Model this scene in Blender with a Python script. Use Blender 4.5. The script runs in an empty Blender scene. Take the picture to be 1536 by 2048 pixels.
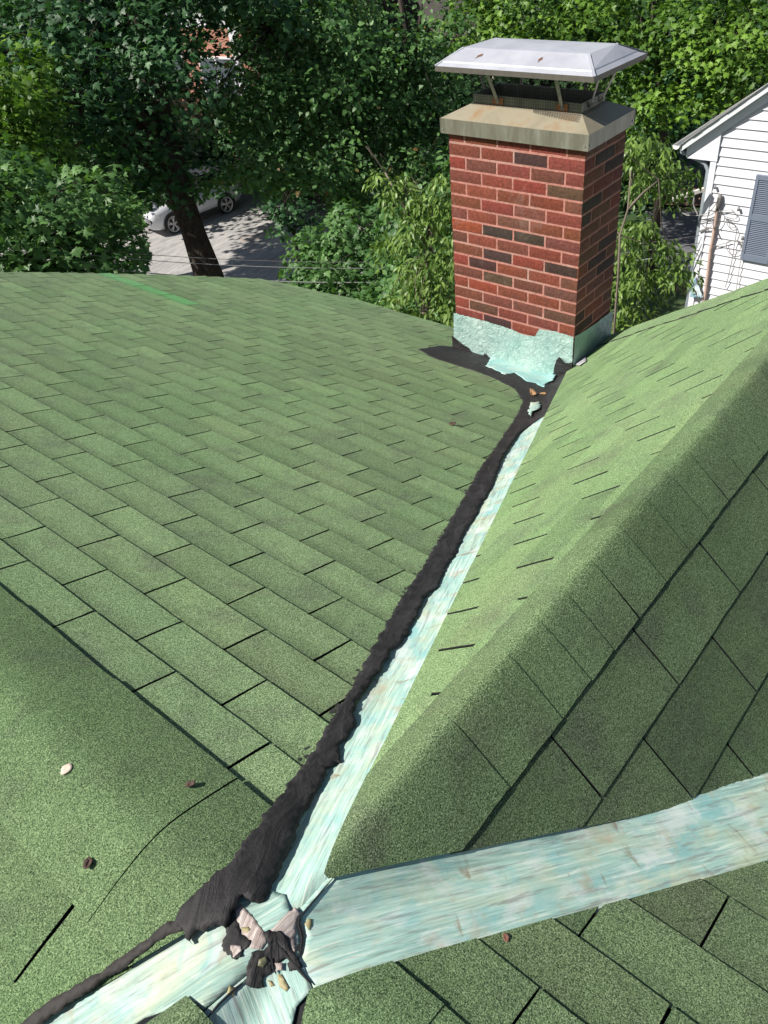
import bpy, bmesh, math, random
import numpy as np
from mathutils import Vector, Matrix, noise as MN
from mathutils.geometry import delaunay_2d_cdt
random.seed(7); rng = np.random.default_rng(11)
sc = bpy.context.scene; COL = sc.collection
# ------------------------------------------------------------------ camera
F = 1600.0
RM = np.array([[0.6412507273612377, -0.7612847456559381, -0.09614073377220145],
               [-0.5398654951315827, -0.3585677450906414, -0.7615605158796929],
               [0.545291437513019, 0.5402542995776957, -0.6409231934973167]])
CAM = np.array([-0.17864554, -0.51201362, 1.14683843])
cd = bpy.data.cameras.new("camera"); cam = bpy.data.objects.new("camera", cd); COL.objects.link(cam)
cd.sensor_fit = 'HORIZONTAL'; cd.sensor_width = 36.0; cd.lens = F / 1536 * 36.0
cd.clip_start = 0.05; cd.clip_end = 600
M = Matrix.Identity(4)
for i in range(3):
    M[i][0] = RM[0][i]; M[i][1] = -RM[1][i]; M[i][2] = -RM[2][i]; M[i][3] = CAM[i]
cam.matrix_world = M; sc.camera = cam
# ------------------------------------------------------------------ light
SUN = Vector((-0.86, 0.58, 1.0)).normalized()
sl = bpy.data.lights.new("sun", 'SUN'); sl.energy = 5.0; sl.angle = math.radians(0.5); sl.color = (1.0, 0.955, 0.88)
so = bpy.data.objects.new("sun", sl); COL.objects.link(so)
so.rotation_euler = SUN.to_track_quat('Z', 'Y').to_euler(); so.location = (0, 0, 20)
w = bpy.data.worlds.new("World"); sc.world = w; w.use_nodes = True
wn = w.node_tree; bg = wn.nodes['Background']; sky = wn.nodes.new('ShaderNodeTexSky')
sky.sky_type = 'NISHITA'; sky.sun_disc = False
sky.sun_elevation = math.asin(SUN.z); sky.sun_rotation = math.atan2(SUN.x, SUN.y)
sky.air_density = 1.0; sky.dust_density = 1.0
wn.links.new(sky.outputs[0], bg.inputs[0]); bg.inputs[1].default_value = 0.05
sc.view_settings.view_transform = 'Standard'; sc.view_settings.look = 'None'
sc.view_settings.exposure = 0.5; sc.view_settings.gamma = 1.0
G = -10.8            # ground height; the roof peak is the origin

# ------------------------------------------------------------------ helpers
def ray(x, y): return RM.T @ np.array([(x - 768) / F, (y - 1024) / F, 1.0])
def at(x, y, R):                                   # point seen at a pixel, at horizontal distance R
    d = ray(x, y); return CAM + d * R / math.hypot(d[0], d[1])
def onax(x, y, ax, val):
    d = ray(x, y); return CAM + d * (val - CAM[ax]) / d[ax]
def project(Pn):
    c = (np.asarray(Pn) - CAM) @ RM.T
    return 768 + F * c[..., 0] / c[..., 2], 1024 + F * c[..., 1] / c[..., 2]
def fbm(x, y, s, o=0.0): return MN.noise((x * s + o, y * s - o, o * 1.7))

def tag(o, label=None, cat=None, group=None, kind=None):
    if label: o['label'] = label
    if cat: o['category'] = cat
    if group: o['group'] = group
    if kind: o['kind'] = kind
    return o
def empty(name, loc, label, cat, group=None, rz=0.0):
    o = bpy.data.objects.new(name, None); COL.objects.link(o); o.location = loc; o.rotation_euler = (0, 0, rz)
    o.empty_display_size = 0.3
    return tag(o, label, cat, group)
def mesh_obj(name, verts, faces, mats, parent=None, smooth=False, midx=None, attr=None, uv=None):
    me = bpy.data.meshes.new(name)
    me.from_pydata([tuple(v) for v in verts], [], faces)
    if not isinstance(mats, (list, tuple)): mats = [mats]
    for m in mats: me.materials.append(m)
    if midx is not None: me.polygons.foreach_set('material_index', midx)
    if smooth: me.polygons.foreach_set('use_smooth', [True] * len(me.polygons))
    if attr is not None:
        a = me.color_attributes.new('tone', 'FLOAT_COLOR', 'POINT')
        a.data.foreach_set('color', np.asarray(attr, dtype=np.float32).ravel())
    if uv is not None:
        l = me.uv_layers.new(name='UVMap'); vi = np.zeros(len(me.loops), dtype=np.int32)
        me.loops.foreach_get('vertex_index', vi)
        l.data.foreach_set('uv', np.asarray(uv, dtype=np.float32)[vi].ravel())
    me.update()
    o = bpy.data.objects.new(name, me); COL.objects.link(o)
    if parent is not None:
        o.parent = parent
        o.matrix_parent_inverse = Matrix.Translation(-abs_loc(parent))
    return o
def abs_loc(o):
    l = o.location.copy()
    while o.parent: o = o.parent; l += o.location if o.type == 'EMPTY' else Vector((0, 0, 0))
    return l
def local_obj(name, verts, faces, mats, parent, **k):      # vertices given in the parent's own space
    o = mesh_obj(name, verts, faces, mats, None, **k); o.parent = parent; return o

class MB:
    def __init__(s): s.v = []; s.f = []; s.m = []
    def add(s, vs, fs, m=0):
        b = len(s.v); s.v += [tuple(v) for v in vs]; s.f += [[b + i for i in f] for f in fs]; s.m += [m] * len(fs)
    def box(s, a, b, m=0):
        x0, y0, z0 = a; x1, y1, z1 = b
        s.add([(x0, y0, z0), (x1, y0, z0), (x1, y1, z0), (x0, y1, z0), (x0, y0, z1), (x1, y0, z1), (x1, y1, z1), (x0, y1, z1)],
              [(0, 3, 2, 1), (4, 5, 6, 7), (0, 1, 5, 4), (1, 2, 6, 5), (2, 3, 7, 6), (3, 0, 4, 7)], m)
    def bar(s, p, q, wd, th, m=0, up=(0, 0, 1)):
        p = Vector(p); q = Vector(q); d = (q - p).normalized(); u = Vector(up)
        a = d.cross(u)
        if a.length < 1e-4: a = d.cross(Vector((1, 0, 0)))
        a.normalize(); c = a.cross(d); a = a * wd / 2; c = c * th / 2
        s.add([p - a - c, p + a - c, p + a + c, p - a + c, q - a - c, q + a - c, q + a + c, q - a + c],
              [(0, 1, 2, 3), (7, 6, 5, 4), (0, 4, 5, 1), (1, 5, 6, 2), (2, 6, 7, 3), (3, 7, 4, 0)], m)
    def tube(s, pts, rad, n=8, m=0, wob=0.0):
        pts = [Vector(p) for p in pts]; k = len(pts)
        if not isinstance(rad, (list, tuple)): rad = [rad] * k
        vs = []; ref = Vector((0.31, 0.72, 0.2)).normalized()
        for i, p in enumerate(pts):
            d = (pts[min(i + 1, k - 1)] - pts[max(i - 1, 0)]).normalized()
            a = d.cross(ref)
            if a.length < 0.1: a = d.cross(Vector((1, 0, 0)))
            a.normalize(); b = d.cross(a)
            for j in range(n):
                t = 2 * math.pi * j / n; r = rad[i] * (1 + wob * MN.noise((p.x * 3 + j, p.y * 3, p.z * 2)))
                vs.append(p + a * math.cos(t) * r + b * math.sin(t) * r)
        fs = []
        for i in range(k - 1):
            for j in range(n):
                fs.append((i * n + j, i * n + (j + 1) % n, (i + 1) * n + (j + 1) % n, (i + 1) * n + j))
        fs.append(tuple(range(n - 1, -1, -1))); fs.append(tuple(range((k - 1) * n, k * n)))
        s.add(vs, fs, m)
    def cyl(s, c, axis, r, h, n=24, m=0):
        c = Vector(c); a = Vector(axis).normalized(); s.tube([c - a * h / 2, c + a * h / 2], r, n, m)
    def obj(s, name, mats, parent=None, **k): return mesh_obj(name, s.v, s.f, mats, parent, midx=s.m, **k)
    def lobj(s, name, mats, parent, **k): return local_obj(name, s.v, s.f, mats, parent, midx=s.m, **k)

# ------------------------------------------------------------------ materials
class NT:
    def __init__(s, name):
        s.mat = bpy.data.materials.new(name); s.mat.use_nodes = True; s.t = s.mat.node_tree
        s.bsdf = s.t.nodes['Principled BSDF']; s.out = s.t.nodes['Material Output']
    def n(s, t, **kw):
        nd = s.t.nodes.new(t)
        for k, v in kw.items():
            if k.startswith('i_'): s.set(nd.inputs[k[2:].replace('_', ' ')], v)
            else: setattr(nd, k, v)
        return nd
    def set(s, sock, v):
        if hasattr(v, 'default_value') and hasattr(v, 'node'): s.t.links.new(v, sock)
        elif isinstance(v, (tuple, list)) and len(v) == 3 and sock.type == 'RGBA': sock.default_value = (*v, 1)
        else: sock.default_value = v
    def coord(s, kind='Object'): return s.n('ShaderNodeTexCoord').outputs[kind]
    def mapv(s, vec, scale): 
        m = s.n('ShaderNodeMapping'); s.t.links.new(vec, m.inputs['Vector']); m.inputs['Scale'].default_value = scale; return m.outputs[0]
    def noise(s, vec, scale, detail=3, rough=0.55, dist=0.0, out='Fac'):
        nd = s.n('ShaderNodeTexNoise'); s.t.links.new(vec, nd.inputs['Vector']); nd.inputs['Scale'].default_value = scale
        nd.inputs['Detail'].default_value = detail; nd.inputs['Roughness'].default_value = rough; nd.inputs['Distortion'].default_value = dist
        return nd.outputs[out]
    def ramp(s, fac, stops, interp='LINEAR'):
        nd = s.n('ShaderNodeValToRGB'); s.t.links.new(fac, nd.inputs[0]); cr = nd.color_ramp; cr.interpolation = interp
        while len(cr.elements) < len(stops): cr.elements.new(0.5)
        for e, (p, c) in zip(cr.elements, stops): e.position = p; e.color = (*c, 1) if len(c) == 3 else c
        return nd.outputs[0]
    def step(s, fac, a, b): return s.ramp(fac, [(a, (0, 0, 0)), (b, (1, 1, 1))])
    def mix(s, fac, a, b, mode='MIX'):
        nd = s.n('ShaderNodeMix', data_type='RGBA', blend_type=mode); s.set(nd.inputs[0], fac); s.set(nd.inputs[6], a); s.set(nd.inputs[7], b); return nd.outputs[2]
    def math(s, op, a, b=0.5):
        nd = s.n('ShaderNodeMath', operation=op); s.set(nd.inputs[0], a); s.set(nd.inputs[1], b); return nd.outputs[0]
    def attr(s, name='tone'):
        a = s.n('ShaderNodeAttribute', attribute_name=name); sp = s.n('ShaderNodeSeparateColor'); s.t.links.new(a.outputs['Color'], sp.inputs[0]); return sp.outputs
    def bump(s, h, strength, dist):
        nd = s.n('ShaderNodeBump'); nd.inputs['Strength'].default_value = strength; nd.inputs['Distance'].default_value = dist
        s.t.links.new(h, nd.inputs['Height']); s.t.links.new(nd.outputs[0], s.bsdf.inputs['Normal'])
    def fin(s, col=None, rough=0.8, metal=0.0, spec=0.5):
        if col is not None: s.set(s.bsdf.inputs['Base Color'], col)
        s.set(s.bsdf.inputs['Roughness'], rough); s.set(s.bsdf.inputs['Metallic'], metal); s.set(s.bsdf.inputs['Specular IOR Level'], spec); return s.mat
def plain(name, col, rough=0.6, metal=0.0, var=0.0, scale=8.0, bump=0.0):
    m = NT(name); c = col
    if var:
        f = m.noise(m.coord(), scale, 4); c = m.mix(f, tuple(x * (1 - var) for x in col), tuple(min(1, x * (1 + var)) for x in col))
        if bump: m.bump(f, 0.6, bump)
    return m.fin(c, rough, metal)

def shingle_mat(name='green_asphalt_shingle', mul=(1, 1, 1), moss=0.0, topf=.3):
    m = NT(name); co = m.coord('Object'); R_, Gv, B_ = m.attr()[:3]
    g1 = m.noise(co, 370, 2, 0.75); g2 = m.noise(co, 620, 1, 0.7); g3 = m.noise(co, 120, 2, 0.6)
    gran = m.math('ADD', m.math('MULTIPLY', g1, 0.5), m.math('ADD', m.math('MULTIPLY', g2, 0.42), m.math('MULTIPLY', g3, 0.08)))
    big = m.noise(co, 1.3, 4, 0.6); med = m.noise(co, 7.5, 4, 0.62)
    green = m.ramp(gran, [(0.37, (0.030, 0.044, 0.028)), (0.45, (0.160, 0.235, 0.115)), (0.53, (0.350, 0.470, 0.235)), (0.62, (0.74, 0.86, 0.52))])
    dirty = m.ramp(gran, [(0.37, (0.028, 0.034, 0.027)), (0.46, (0.135, 0.170, 0.105)), (0.54, (0.280, 0.335, 0.205)), (0.63, (0.64, 0.70, 0.48))])
    c = m.mix(m.step(med, 0.51, 0.74), green, dirty)
    c = m.mix(m.math('MULTIPLY', m.step(big, 0.42, 0.62), 0.35), c, m.mix(1.0, c, (0.78, 0.98, 0.80), 'MULTIPLY'))
    # darker towards the upper end of each tab, and per-tab tone
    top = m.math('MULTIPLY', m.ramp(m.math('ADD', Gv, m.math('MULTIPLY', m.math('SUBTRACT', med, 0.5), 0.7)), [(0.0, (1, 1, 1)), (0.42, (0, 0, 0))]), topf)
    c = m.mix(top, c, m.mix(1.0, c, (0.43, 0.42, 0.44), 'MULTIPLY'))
    tonec = m.ramp(R_, [(0.0, (0.80, 0.80, 0.80)), (0.5, (0.97, 0.97, 0.96)), (1.0, (1.14, 1.13, 1.10))])
    c = m.mix(1.0, c, tonec, 'MULTIPLY')
    c = m.mix(m.math('MULTIPLY', m.step(B_, 0.80, 0.98), 0.3), c, m.mix(1.0, c, (1.15, 0.97, 1.0), 'MULTIPLY'))
    # the few repainted mint tabs: attribute alpha not used, blue above 1 marks them
    c = m.mix(m.math('GREATER_THAN', B_, 1.5), c, m.mix(1.0, c, (0.72, 1.22, 0.98), 'MULTIPLY'))
    c = m.mix(1.0, c, mul, 'MULTIPLY')
    # bald spots where granules are rubbed off, and dark lichen freckles
    bald = m.noise(co, 34, 5, 0.75); c = m.mix(m.math('MULTIPLY', m.step(bald, 0.66, 0.72), 0.55), c, (0.030, 0.030, 0.030))
    if moss: c = m.mix(m.math('MULTIPLY', m.step(m.noise(co, 3.4, 5, 0.6, 0.4), 0.40, 0.62), moss), c, m.mix(1.0, c, (0.42, 0.52, 0.44), 'MULTIPLY'))
    m.bump(gran, 1.0, 0.0028)
    return m.fin(c, 0.9, 0, 0.25)
SHG = shingle_mat(mul=(.71, .775, .74), topf=.62); SHG_N = shingle_mat('green_shingle_lit', (.70, .78, .70), topf=.05); SHG_S = shingle_mat('green_shingle_shaded', (.43, .455, .45), .2, .4)  # N and S copies differ: slope's light and shade put into the multiplier
SHG_W = shingle_mat('dimmed_weathered_shingle', (.45, .515, .455), .22, .1); SHG_RC = shingle_mat('ridge_green_shingle', (.51, .55, .52), .2, .1); SHG_R = shingle_mat('front_green_shingle', (.48, .52, .50), .2, .35)  # SHG_W is weathered and also darkened in colour to offset direct sun
BLACK = plain('black_asphalt_core', (0.012, 0.012, 0.013), 0.9, var=0.3, scale=60)
def tar_mat():
    m = NT('roofing_cement'); co = m.coord('UV')
    st = m.noise(m.mapv(co, (24, 8, 1)), 1.0, 5, 0.6, 2.2); fine = m.noise(co, 140, 4, 0.6)
    blot = m.noise(co, 9, 4, 0.6)
    c = m.ramp(st, [(0.30, (0.013, 0.0125, 0.013)), (0.5, (0.025, 0.0235, 0.0245)), (0.72, (0.042, 0.040, 0.041))])
    c = m.mix(m.math('MULTIPLY', m.step(blot, 0.5, 0.75), 0.45), c, (0.060, 0.056, 0.056))
    m.bump(m.math('ADD', m.math('MULTIPLY', st, 1.0), m.math('MULTIPLY', fine, 0.22)), 0.7, 0.0075)
    return m.fin(c, 0.7, 0, 0.3)
TAR = tar_mat()
def flash_mat(name='painted_flashing', warm=0.5, dim=1):
    m = NT(name); co = m.coord('UV')
    br = m.noise(m.mapv(co, (170, 7, 1)), 1.0, 6, 0.72, 0.5); br2 = m.noise(m.mapv(co, (60, 3.0, 1)), 1.0, 5, 0.65, 0.6)
    blot = m.noise(m.mapv(co, (9, 5, 1)), 1.0, 4, 0.6, 0.6); blot2 = m.noise(m.mapv(co, (14, 11, 3)), 1.0, 4, 0.6, 0.4)
    c = m.ramp(br, [(0.34, (0.24, 0.34, 0.31)), (0.44, (0.31, 0.50, 0.44)), (0.55, (0.43, 0.62, 0.55)), (0.66, (0.68, 0.76, 0.66))])
    cream = m.ramp(br2, [(0.35, (0.46, 0.49, 0.28)), (0.6, (0.70, 0.70, 0.48))])
    c = m.mix(m.math('MULTIPLY', m.step(blot, 0.47, 0.62), warm), c, cream)
    aq = m.noise(m.mapv(co, (13, 10, 5)), 1.0, 4, 0.6, 0.5)
    c = m.mix(m.math('MULTIPLY', m.step(aq, 0.52, 0.64), 0.7), c, (0.24, 0.50, 0.50))
    c = m.mix(m.math('MULTIPLY', m.step(blot2, 0.52, 0.64), 0.65), c, m.mix(br, (0.52, 0.58, 0.58), (0.78, 0.82, 0.78)))
    tan = m.noise(m.mapv(co, (10, 14, 3)), 1.0, 4, 0.6, 0.6)
    c = m.mix(m.math('MULTIPLY', m.step(tan, 0.56, 0.70), 0.6), c, (0.42, 0.33, 0.20))
    rust = m.noise(m.mapv(co, (8, 26, 7)), 1.0, 4, 0.6, 0.8)
    c = m.mix(m.math('MULTIPLY', m.step(rust, 0.62, 0.70), 0.65), c, (0.24, 0.14, 0.06))
    if dim != 1: c = m.mix(1.0, c, (dim, dim, dim), 'MULTIPLY')
    gr = m.noise(m.mapv(co, (100, 9, 5)), 1.0, 4, 0.7, 0.3)
    c = m.mix(m.math('MULTIPLY', m.step(gr, 0.54, 0.64), 0.6), c, (0.21, 0.20, 0.19))
    m.bump(m.math('ADD', br, m.math('MULTIPLY', br2, 1.2)), 0.55, 0.0022)
    return m.fin(c, 0.5, 0, 0.3)
FLASH = flash_mat(); FLASHD = flash_mat('painted_flashing_dimmed', .5, .78)  # FLASHD: copy dimmed in colour to offset the direct sun on it
def aqua_mat():
    m = NT('wrinkled_aqua_coating'); co = m.coord('UV')
    v = m.noise(co, 26, 6, 0.68, 1.6); b = m.noise(co, 6, 4, 0.6)
    c = m.ramp(b, [(0.3, (0.28, 0.46, 0.42)), (0.55, (0.42, 0.58, 0.53)), (0.75, (0.54, 0.68, 0.62))])
    c = m.mix(m.math('MULTIPLY', m.step(v, 0.58, 0.66), 0.35), c, (0.24, 0.36, 0.34))
    m.bump(v, 1.0, 0.020); return m.fin(c, 0.5, 0, 0.3)
AQUA = aqua_mat()
def apron_mat():
    m = NT('smooth_aqua_paint'); co = m.coord('UV'); b = m.noise(co, 9, 5, 0.62, 0.6); f = m.noise(co, 60, 4, 0.6)
    c = m.ramp(b, [(0.34, (0.26, 0.52, 0.52)), (0.5, (0.37, 0.62, 0.60)), (0.66, (0.56, 0.68, 0.63)), (0.78, (0.55, 0.52, 0.38))])
    m.bump(f, 0.4, 0.003); return m.fin(c, 0.4, 0, 0.4)
APRON = apron_mat()
def pink_mat():
    m = NT('bare_patched_membrane'); co = m.coord('UV'); b = m.noise(m.mapv(co, (120, 14, 1)), 1, 5, 0.7, 0.8)
    c = m.ramp(b, [(0.3, (0.16, 0.12, 0.11)), (0.5, (0.38, 0.31, 0.28)), (0.68, (0.62, 0.56, 0.52))])
    m.bump(b, 0.9, 0.004); return m.fin(c, 0.6)
PINK = pink_mat()
GREYP = plain('pale_grey_cement', (0.36, 0.35, 0.37), 0.8, var=0.35, scale=30, bump=0.004)
RUSTD = plain('rust_drip', (0.30, 0.26, 0.13), 0.6, var=0.3, scale=60)
RUST = plain('rust', (0.16, 0.07, 0.035), 0.9, var=0.6, scale=90)

# ------------------------------------------------------------------ roof height field (peak of the crossing ridges = origin)
def sag(x, y):
    return 0.0055 * fbm(x, y, 2.2, 3.1) + 0.0022 * fbm(x, y, 6.5, 9.7) + 0.0010 * fbm(x, y, 15, 1.7)
def HY(x, y): return -0.4 * (math.sqrt(x * x + 0.0025) - 0.022) + sag(x, y) - 0.0   # wing with ridge along Y
def HX(x, y):
    r = 0.015; return -0.9 * (math.sqrt(y * y + r * r) - 0.022) + sag(x, y) * .6
def H(x, y):
    a = HY(x, y); b = HX(x, y); k = 0.012; h = max(k - abs(a - b), 0) / k
    return max(a, b) + h * h * k * 0.25
def HR(x, y):                                   # the same surface with the metal bridging the valley in a soft curve
    a = HY(x, y); b = HX(x, y); k = 0.012 + 0.060 * min(1, max(0, (x - 0.10) / 0.25)); h = max(k - abs(a - b), 0) / k
    return max(a, b) + h * h * k * 0.25
def hitH(px, py, fn=H):
    d = ray(px, py); t = 0.3
    while t < 30:
        q = CAM + t * d
        if q[2] < fn(q[0], q[1]): break
        t += 0.003
    return (q[0], q[1])

def sheet(name, outline, fn, mat, parent, sp=0.02, jag=0.0, jscale=60, udir=(1, 0), skirt=0.004, to3=None, fine=None, smooth=True, seed=0.0, jagsel=None):
    """an irregular outline filled with a fine triangle mesh lying on a surface"""
    pts = []; n = len(outline); fine = fine or sp * 0.5
    for i in range(n):
        a = np.array(outline[i]); b = np.array(outline[(i + 1) % n]); L = np.linalg.norm(b - a); k = max(1, int(L / fine))
        nr = np.array([-(b - a)[1], (b - a)[0]]) / max(L, 1e-9)
        jj = jag if (jagsel is None or i in jagsel) else 0.0
        for j in range(k):
            p = a + (b - a) * j / k
            o = jj * (MN.noise((p[0] * jscale + seed, p[1] * jscale, seed)) + 0.6 * MN.noise((p[0] * jscale * 3.1, p[1] * jscale * 3.1, seed + 5))) if jj else 0
            pts.append(p + nr * o)
    pts = np.array(pts); nb = len(pts)
    x0, y0 = pts.min(0); x1, y1 = pts.max(0)
    gx, gy = np.meshgrid(np.arange(x0, x1, sp), np.arange(y0, y1, sp)); gp = np.stack([gx.ravel(), gy.ravel()], 1)
    gp = gp + rng.uniform(-sp * .25, sp * .25, gp.shape)
    ins = inside(gp, pts); gp = gp[ins]
    # keep interior points off the boundary
    if len(gp):
        dmin = np.full(len(gp), 9.0)
        for i in range(0, nb, 64):
            dmin = np.minimum(dmin, np.sqrt(((gp[:, None, :] - pts[None, i:i + 64, :]) ** 2).sum(2)).min(1))
        gp = gp[dmin > fine * 0.7]
    allp = [Vector((float(a), float(b))) for a, b in np.concatenate([pts, gp])]
    vs, es, fs, *_ = delaunay_2d_cdt(allp, [], [list(range(nb))], 1, 1e-6)
    ux, uy = udir; ul = math.hypot(ux, uy); ux /= ul; uy /= ul
    V = []; UV = []
    for v in vs:
        V.append(to3(v.x, v.y) if to3 else (v.x, v.y, fn(v.x, v.y))); UV.append((-v.x * uy + v.y * ux, v.x * ux + v.y * uy))
    fs = [list(f) for f in fs]
    # skirt
    cnt = {}
    for f in fs:
        for i in range(len(f)):
            e = (f[i], f[(i + 1) % len(f)]); k = tuple(sorted(e)); cnt.setdefault(k, []).append(e)
    low = {}
    if skirt and not to3:
        for k, es_ in cnt.items():
            if len(es_) == 1:
                a, b = es_[0]
                for q in (a, b):
                    if q not in low: low[q] = len(V); V.append((V[q][0], V[q][1], V[q][2] - skirt)); UV.append(UV[q])
                fs.append([b, a, low[a], low[b]])
    o = mesh_obj(name, V, fs, mat, parent, smooth=smooth, uv=UV); return o
def inside(P, poly):
    r = np.zeros(len(P), bool); n = len(poly)
    for i in range(n):
        x1, y1 = poly[i]; x2, y2 = poly[(i + 1) % n]
        c = ((y1 > P[:, 1]) != (y2 > P[:, 1]))
        if y1 != y2: r ^= c & (P[:, 0] < (x2 - x1) * (P[:, 1] - y1) / (y2 - y1) + x1)
    return r

# ------------------------------------------------------------------ the green roofed house
house = empty('green_roofed_house', (0, 0, G), 'house under the camera with green shingled cross gable roof and pale aqua valleys', 'house')

def slope(uv2xy, fn, v_edges, u0, u1, tab, shift, clips, label=None, jit=0.004, step_h=0.0054, mint=None, gap=0.0030, first=0.0, mat=None):
    """overlapping three-tab courses; u runs along the course, v runs down the slope (both in plan)"""
    V = []; Fc = []; A = []; MI = []
    for k in range(len(v_edges) - 1):
        v0 = v_edges[k] - 0.004; v1 = v_edges[k + 1]; off = first + shift * k
        n0 = math.floor((u0 - off) / tab) - 1; n1 = math.ceil((u1 - off) / tab) + 1
        joints = [off + tab * n + random.uniform(-jit, jit) for n in range(n0, n1 + 1)]
        ph = random.uniform(0, 99)
        for i in range(len(joints) - 1):
            a = joints[i] + gap; b = joints[i + 1] - gap
            if b < u0 or a > u1: continue
            tone = min(1, max(0, random.gauss(0.5, 0.22))); bb = random.random(); lift = random.uniform(0, 0.0009); skew = random.uniform(-.002, .002)
            if mint and mint(k, (a + b) / 2): bb = 2.0; tone = 0.6
            nu, nv = 7, 4; base = len(V); xs = []
            for iu in range(nu + 1):
                for iv in range(nv + 1):
                    fu = iu / nu; fv = iv / nv; u = a + (b - a) * fu; v = v0 + (v1 - v0) * fv
                    if iv == nv: v += 0.0016 * MN.noise((u * 7, ph, 0)) + 0.0008 * MN.noise((u * 60, ph, 3))
                    if iu in (0, nu): u += skew * (fv - .5) + 0.0010 * MN.noise((v * 50, u * 9, 1))
                    x, y = uv2xy(u, v)
                    z = fn(x, y) + 0.0095 + step_h * fv + lift + 0.0010 * MN.noise((u * 5, v * 5, ph)) * fv
                    V.append((x, y, z)); A.append((tone, fv, bb, 1)); xs.append(z)
            idx = lambda iu, iv: base + iu * (nv + 1) + iv
            for iu in range(nu):
                for iv in range(nv):
                    Fc.append([idx(iu, iv), idx(iu + 1, iv), idx(iu + 1, iv + 1), idx(iu, iv + 1)]); MI.append(0)
            rim = [idx(iu, nv) for iu in range(nu + 1)]; lo = []
            for q in rim: lo.append(len(V)); V.append((V[q][0], V[q][1], V[q][2] - step_h - 0.002)); A.append(A[q])
            for j in range(nu): Fc.append([rim[j], rim[j + 1], lo[j + 1], lo[j]]); MI.append(1)
            for side in (0, nu):
                rim = [idx(side, iv) for iv in range(nv + 1)]; lo = []
                for q in rim: lo.append(len(V)); V.append((V[q][0], V[q][1], V[q][2] - 0.005)); A.append(A[q])
                for j in range(nv): Fc.append([rim[j], rim[j + 1], lo[j + 1], lo[j]]); MI.append(1)
    # black underlay
    us = np.linspace(u0 - .02, u1 + .02, max(4, int((u1 - u0) / 0.08))); vs = np.linspace(v_edges[0] - 0.16, v_edges[-1], max(4, int((v_edges[-1] - v_edges[0] + .16) / 0.04)))
    base = len(V)
    for u in us:
        for v in vs:
            x, y = uv2xy(u, v); V.append((x, y, fn(x, y) + 0.0015)); A.append((.5, .5, .5, 1))
    m = len(vs)
    for i in range(len(us) - 1):
        for j in range(m - 1): Fc.append([base + i * m + j, base + (i + 1) * m + j, base + (i + 1) * m + j + 1, base + i * m + j + 1]); MI.append(1)
    o = mesh_obj('roof_slope', V, Fc, [mat or SHG, BLACK], house, smooth=False, midx=MI, attr=A)
    if label: o['label'] = label
    clip(o, clips); return o
def clip(o, clips):
    bm = bmesh.new(); bm.from_mesh(o.data)
    for (x0, y0, x1, y1) in clips:                # keep what lies left of the directed plan line
        nx, ny = (y1 - y0), -(x1 - x0)
        bmesh.ops.bisect_plane(bm, geom=bm.verts[:] + bm.edges[:] + bm.faces[:], plane_co=(x0, y0, 0), plane_no=(nx, ny, 0), clear_outer=True)
    bm.to_mesh(o.data); bm.free()

def edges(a, s, n): return [a + s * i for i in range(n)]
# main slope, left of the tarred valley
vE = [0.145, 0.253, 0.367] + edges(0.482, 0.1165, 31)
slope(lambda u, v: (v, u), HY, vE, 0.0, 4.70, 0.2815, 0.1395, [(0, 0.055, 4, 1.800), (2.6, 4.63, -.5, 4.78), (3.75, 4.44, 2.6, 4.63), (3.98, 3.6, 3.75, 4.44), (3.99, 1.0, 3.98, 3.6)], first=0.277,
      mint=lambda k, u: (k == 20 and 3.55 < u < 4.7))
# beyond the ridge on the left
vW = edges(0.142, 0.118, 12)
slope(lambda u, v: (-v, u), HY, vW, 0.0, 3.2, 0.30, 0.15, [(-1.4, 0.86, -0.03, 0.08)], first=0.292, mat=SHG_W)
# bright slope right of the valley
vN = [0.050] + edges(0.1, 0.1005, 16)
HIPX = 2.62
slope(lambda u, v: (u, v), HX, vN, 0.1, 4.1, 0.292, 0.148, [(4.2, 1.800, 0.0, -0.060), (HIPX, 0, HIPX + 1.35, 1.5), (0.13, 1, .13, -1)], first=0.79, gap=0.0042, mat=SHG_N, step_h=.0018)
# dark slope
vS = edges(0.112, 0.113, 14)
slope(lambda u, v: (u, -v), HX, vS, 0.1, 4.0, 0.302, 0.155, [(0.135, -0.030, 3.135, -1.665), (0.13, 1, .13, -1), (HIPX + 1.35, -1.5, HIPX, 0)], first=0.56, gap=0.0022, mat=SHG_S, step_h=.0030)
# front right slope
vR = [0.092, 0.199, 0.304, 0.419, 0.540] + edges(0.657, 0.117, 14)
slope(lambda u, v: (v, -u), HY, vR, 0.05, 2.4, 0.283, 0.1415, [(1.4, -0.915, -0.1, -0.040), (0, -.2, 0, -4)][:1], first=0.32, gap=.0020, mat=SHG_R, step_h=.0044)
slope(lambda u, v: (-v, -u), HY, edges(0.105, 0.117, 14), 0.08, 2.4, 0.30, 0.15, [(-0.02, -0.10, -1.0, -0.60)], first=0.3, mat=SHG_R)
slope(lambda u, v: (-u, v), HX, edges(0.10, 0.10, 8), 0.1, 1.2, 0.30, 0.15, [(-0.12, 0.03, -1.2, 0.56)], first=0.3, mat=SHG_R)
slope(lambda u, v: (-u, -v), HX, edges(0.10, 0.10, 8), 0.1, 1.2, 0.30, 0.15, [(-1.2, -0.50, -0.12, -0.02)], first=0.3)

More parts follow.
